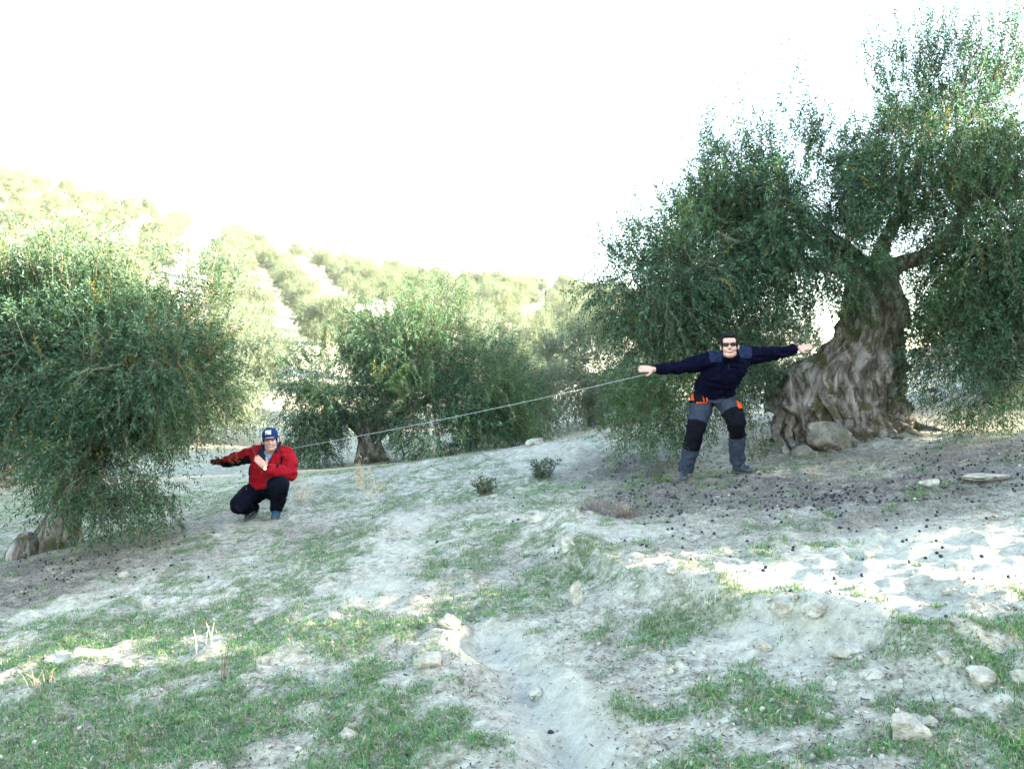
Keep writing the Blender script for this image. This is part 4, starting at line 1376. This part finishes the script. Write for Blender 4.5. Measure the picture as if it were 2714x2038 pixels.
def blades(cx, cy, per, spread, hmin, hmax, w, r, cols, dryp):
    n = len(cx)
    x = np.repeat(cx, per) + r.normal(size=n * per) * spread
    y = np.repeat(cy, per) + r.normal(size=n * per) * spread
    z = ground_h(x, y) - .004
    N = n * per
    a = r.uniform(0, 2 * np.pi, N)
    ln = r.uniform(.2, 1.5, N)
    h = r.uniform(hmin, hmax, N) * np.repeat(r.uniform(.6, 1.3, n), per)
    dx, dy = np.cos(a), np.sin(a)
    ww = w * r.uniform(.7, 1.3, N)
    B0 = np.stack([x - dy * ww, y + dx * ww, z], 1)
    B1 = np.stack([x + dy * ww, y - dx * ww, z], 1)
    mx = np.stack([x + dx * ln * h * .35, y + dy * ln * h * .35, z + h * .62], 1)
    s_ = np.stack([-dy * ww * .7, dx * ww * .7, 0 * ww], 1)
    T = np.stack([x + dx * ln * h, y + dy * ln * h, z + h * (1 - .3 * ln)], 1)
    V = np.stack([B0, B1, mx - s_, mx + s_, T], 1).reshape(-1, 3)
    b = (np.arange(N) * 5)[:, None]
    Fq = np.concatenate([b + np.array([0, 1, 2]), b + np.array([0, 2, 3]), b + np.array([3, 2, 4])])
    k = np.repeat(r.uniform(0, 1, n), per)
    c = cols[0] * (1 - k)[:, None] + cols[1] * k[:, None]
    dry = (r.uniform(0, 1, N) < dryp)[:, None]
    c = np.where(dry, cols[2], c) * r.uniform(.75, 1.25, (N, 1))
    return V, Fq, np.repeat(c, 5, 0)


x, y = sample(140000, gr_)
keep = gr_.uniform(0, 1, len(x)) < grass_mask(x, y) ** 1.5
x, y = x[keep][:23000], y[keep][:23000]
GC = (np.array((.034, .100, .034)), np.array((.080, .165, .045)), np.array((.22, .19, .11)))
V, F, c = blades(x, y, 7, .024, .010, .040, .0022, gr_, GC, .2)
tag(obj('grass', np_mesh('grass', V, F, c), GRASSM), 'short winter grass growing in patches on the chalky soil', 'grass', kind='stuff')

# leaf litter and bits of twig
x, y = sample(160000, gr_, 2.7, 13)
keep = gr_.uniform(0, 1, len(x)) < (litter_mask(x, y) * .8 + .22) * (1 - .85 * np.clip(field(BARE, x, y), 0, 1))
x, y = x[keep][:60000], y[keep][:60000]
N = len(x)
z = ground_h(x, y) + .004
a = gr_.uniform(0, 6.28, N)
tw = gr_.uniform(0, 1, N) < .25
ln = np.where(tw, gr_.uniform(.012, .06, N), gr_.uniform(.007, .017, N))
wd = np.where(tw, .0012, .004)
tl = gr_.normal(size=N) * .25
D = np.stack([np.cos(a), np.sin(a), tl], 1) * ln[:, None]
W = np.stack([-np.sin(a), np.cos(a), gr_.normal(size=N) * .3], 1) * wd[:, None]
C0 = np.stack([x, y, z + np.abs(tl) * ln], 1)
V = np.stack([C0 - D, C0 + W, C0 + D, C0 - W], 1).reshape(-1, 3)
F = np.arange(N * 4).reshape(N, 4)
pal = np.array([(.02, .017, .015), (.06, .045, .03), (.12, .10, .07), (.04, .042, .038), (.24, .21, .15)])
c = np.repeat(pal[gr_.integers(0, 5, N)] * gr_.uniform(.7, 1.3, (N, 1)), 4, 0)
tag(obj('leaf_litter', np_mesh('leaf_litter', V, F, c), DRY), 'dry fallen leaves and twig bits littering the soil under the olives', 'leaf litter', kind='stuff')

# pebbles and crumbs of soil
x, y = sample(20000, gr_, 2.7, 12)
keep = gr_.uniform(0, 1, len(x)) < (.25 + .6 * (fbm2(x * 1.5, y * 1.5, 3, 66) > .52))
x, y = x[keep][:2600], y[keep][:2600]
rad = .003 + .011 * gr_.uniform(0, 1, len(x)) ** 3
V, F, k = small_blobs(np.stack([x, y, ground_h(x, y) + rad * .3], 1), rad, gr_, 1.2)
V = V + (noise3(V[:, 0] * 120, V[:, 1] * 120, V[:, 2] * 120, 4)[:, None] - .5) * .006
tag(obj('pebbles', np_mesh('pebbles', V, F), STONE), 'scattered pebbles and crumbs of pale soil', 'pebbles', kind='stuff')

# fallen olives: each near one its own thing, the dense dark drifts as one mass
V, F, k = small_blobs(np.zeros((1, 3)), [.0105], np.random.default_rng(2), 1.35)
OL = np_mesh('fallen_olive', V, F, None, True)
OL.materials.append(FRUIT)
x, y = sample(30000, gr_, 3.0, 10.5)
f = field([(1.5, 8.6, .9, .8, 1), (1.9, 7.5, .8, .5, 1), (2.6, 6.8, .8, .5, .8), (3.5, 6.9, .8, .5, .8), (4.4, 7.7, .8, .6, .8), (1.2, 7.4, .5, .5, .8), (-4.2, 7.5, .8, .5, .7), (-3.5, 8.2, .8, .5, .35), (2.2, 5.8, 1.0, .6, .18), (2.6, 4.9, .8, .5, .05), (-3, 7, 1, .6, .12), (.9, 6.2, .5, .4, .12)], x, y)
cl = np.clip((fbm2(x * 2.2, y * 2.2, 3, 88) - .36) * 3, 0, 1)
keep = gr_.uniform(0, 1, len(x)) < f * cl * .35 + .0008 * (x > -.5)
x, y = x[keep], y[keep]
o_ = np.argsort(np.hypot(x, y))
x, y = x[o_], y[o_]
z = ground_h(x, y)
NI = 290
print('olives', len(x))
for i in range(min(NI, len(x))):
    o = obj('fallen_olive', OL, None, None, (x[i], y[i], z[i] + .006))
    o.rotation_euler = (gr_.uniform(0, 3), gr_.uniform(0, 3), gr_.uniform(0, 3))
    o.scale = [gr_.uniform(.85, 1.2)] * 3
    tag(o, 'single ripe black olive lying loose on the pale soil', 'olive', 'loose olives fallen on the soil')
if len(x) > NI:
    xs_, ys_, zs_ = x[NI:], y[NI:], z[NI:]
    V, F, k = small_blobs(np.stack([xs_, ys_, zs_ + .008], 1), gr_.uniform(.008, .0125, len(xs_)), gr_, 1.3)
    tag(obj('olive_drift', np_mesh('olive_drift', V, F, None, True), FRUIT), 'dark drift of countless fallen olives under the crowns', 'olives', kind='stuff')


# ------------------------------------------------------------------ weeds and dry stalks
def weed(x, y, nst, h, spread, leafn, cols, label, seed, name='weed', lw=.012, ll=.05, group=None):
    r = np.random.default_rng(seed)
    z0 = gz(x, y)
    o = empty(name, (x, y, z0))
    tag(o, label, 'weed', group)
    VV, FF, CC, nv = [], [], [], 0
    for s in range(nst):
        a = r.uniform(0, 6.28)
        ln = r.uniform(.1, 1) * spread
        hh = h * r.uniform(.6, 1.1)
        bx, by = r.normal(size=2) * spread * .25
        bz = gz(x + bx, y + by) - z0 - .01
        pts = [(bx, by, bz), (bx + math.cos(a) * ln * .4, by + math.sin(a) * ln * .4, bz + hh * .55), (bx + math.cos(a) * ln, by + math.sin(a) * ln, bz + hh)]
        obj('stem', tube_mesh('stem', pts, [.003, .0022, .0012], seg=5, seed=s, sub=3), cols[1], o)
        pts = np.array(pts)
        for k in range(leafn):
            t = r.uniform(.1, 1) * 2
            i = min(int(t), 1)
            p = pts[i] + (pts[i + 1] - pts[i]) * (t - i)
            d = unit(r.normal(size=3) + np.array((0, 0, .7)))
            w = unit(np.cross(d, r.normal(size=3))) * lw * r.uniform(.6, 1.2) * .5
            L = ll * r.uniform(.6, 1.3)
            VV += [p, p + d * L * .5 + w, p + d * L, p + d * L * .5 - w]
            FF.append((nv, nv + 1, nv + 2, nv + 3))
            nv += 4
            CC += [np.array(cols[0]) * r.uniform(.6, 1.4)] * 4
    if VV:
        obj('foliage', np_mesh('foliage', np.array(VV), np.array(FF), np.array(CC)), LEAF, o)
    return o


STRAW = fabric('dry_straw', (.42, .33, .2), .2, 60)
BSTEM = fabric('brown_stem', (.10, .07, .05), .2, 60)
weed(-.28, 8.84, 12, .16, .14, 26, ((.05, .06, .035), BSTEM), 'dark thistle-like weed in the green patch before the hollow', 1, lw=.018, ll=.055)
weed(.36, 9.3, 22, .2, .2, 22, ((.045, .06, .04), BSTEM), 'wide bushy dark weed at the edge of the olive drift', 2, lw=.018, ll=.05)
weed(.71, 7.2, 60, .17, .22, 3, ((.16, .13, .11), fabric('greyed_stem', (.15, .12, .105), .2, 60)), 'dead grey-brown grass tuft on the bare earth lip', 3, 'dry_tuft', lw=.004, ll=.06)
weed(.95, 7.0, 40, .12, .25, 3, ((.15, .13, .10), BSTEM), 'low brown tuft joined to the dead grey one', 4, 'dry_tuft', lw=.004, ll=.05)
weed(-2.5, 9.75, 16, .34, .3, 2, ((.4, .32, .2), STRAW), 'tall bleached dry stalks right behind the crouching man', 5, 'dry_stalks', lw=.006, ll=.04)
weed(-1.9, 10.3, 12, .36, .16, 6, ((.36, .26, .14), STRAW), 'single plumed clump of dry stalks below the tape', 6, 'dry_stalks', lw=.012, ll=.05)
weed(-1.6, 9.6, 14, .18, .3, 3, ((.38, .3, .18), STRAW), 'short straw tuft in the sunlit strip', 7, 'dry_stalks', lw=.006, ll=.04)
weed(-1.9, 5.05, 5, .17, .14, 0, ((.4, .3, .2), STRAW), 'forked dry stalk on the bare streak of the left bank', 8, 'dry_stalks')
weed(-2.75, 4.8, 10, .11, .12, 1, ((.4, .3, .2), STRAW), 'cluster of broken pale stubble by the flat slab stone', 9, 'dry_stalks', lw=.006, ll=.03)
weed(-1.62, 4.6, 4, .2, .1, 0, ((.4, .3, .2), BSTEM), 'thin brown stalk rising from the thick grass', 10, 'dry_stalks')
weed(1.55, 8.45, 14, .07, .16, 12, ((.07, .11, .03), BSTEM), 'little green plant by the standing man\'s boot', 11, lw=.012, ll=.035)
weed(2.75, 9.0, 12, .4, .25, 20, ((.05, .08, .03), BSTEM), 'leafy sucker shoots growing between the standing man\'s legs', 12, 'sucker', lw=.013, ll=.05)

# ------------------------------------------------------------------ the air over the valley
HAZE = bpy.data.materials.new('valley_air')
HAZE.use_nodes = True
hn = HAZE.node_tree.nodes
hn.remove(hn['Principled BSDF'])
pv = hn.new('ShaderNodeVolumePrincipled')
pv.inputs['Color'].default_value = (.95, .97, 1, 1)
pv.inputs['Density'].default_value = .0001
pv.inputs['Anisotropy'].default_value = .2
HAZE.node_tree.links.new(pv.outputs[0], hn['Material Output'].inputs['Volume'])
lo, hi = float(GZ.min()) - 1, float(GZ.max()) + 6
hx0, hx1, hy0, hy1 = ax[0] - 2, ax[-1] + 2, ay[0] - 2, ay[-1] + 2
hv = [(x, y, z) for z in (lo, hi) for y in (hy0, hy1) for x in (hx0, hx1)]
hm = bpy.data.meshes.new('haze')
hm.from_pydata(hv, [], [(0, 2, 3, 1), (4, 5, 7, 6), (0, 1, 5, 4), (2, 6, 7, 3), (0, 4, 6, 2), (1, 3, 7, 5)])
tag(obj('haze', hm, HAZE), 'thin pale air softening the far hillside', 'haze', kind='stuff')
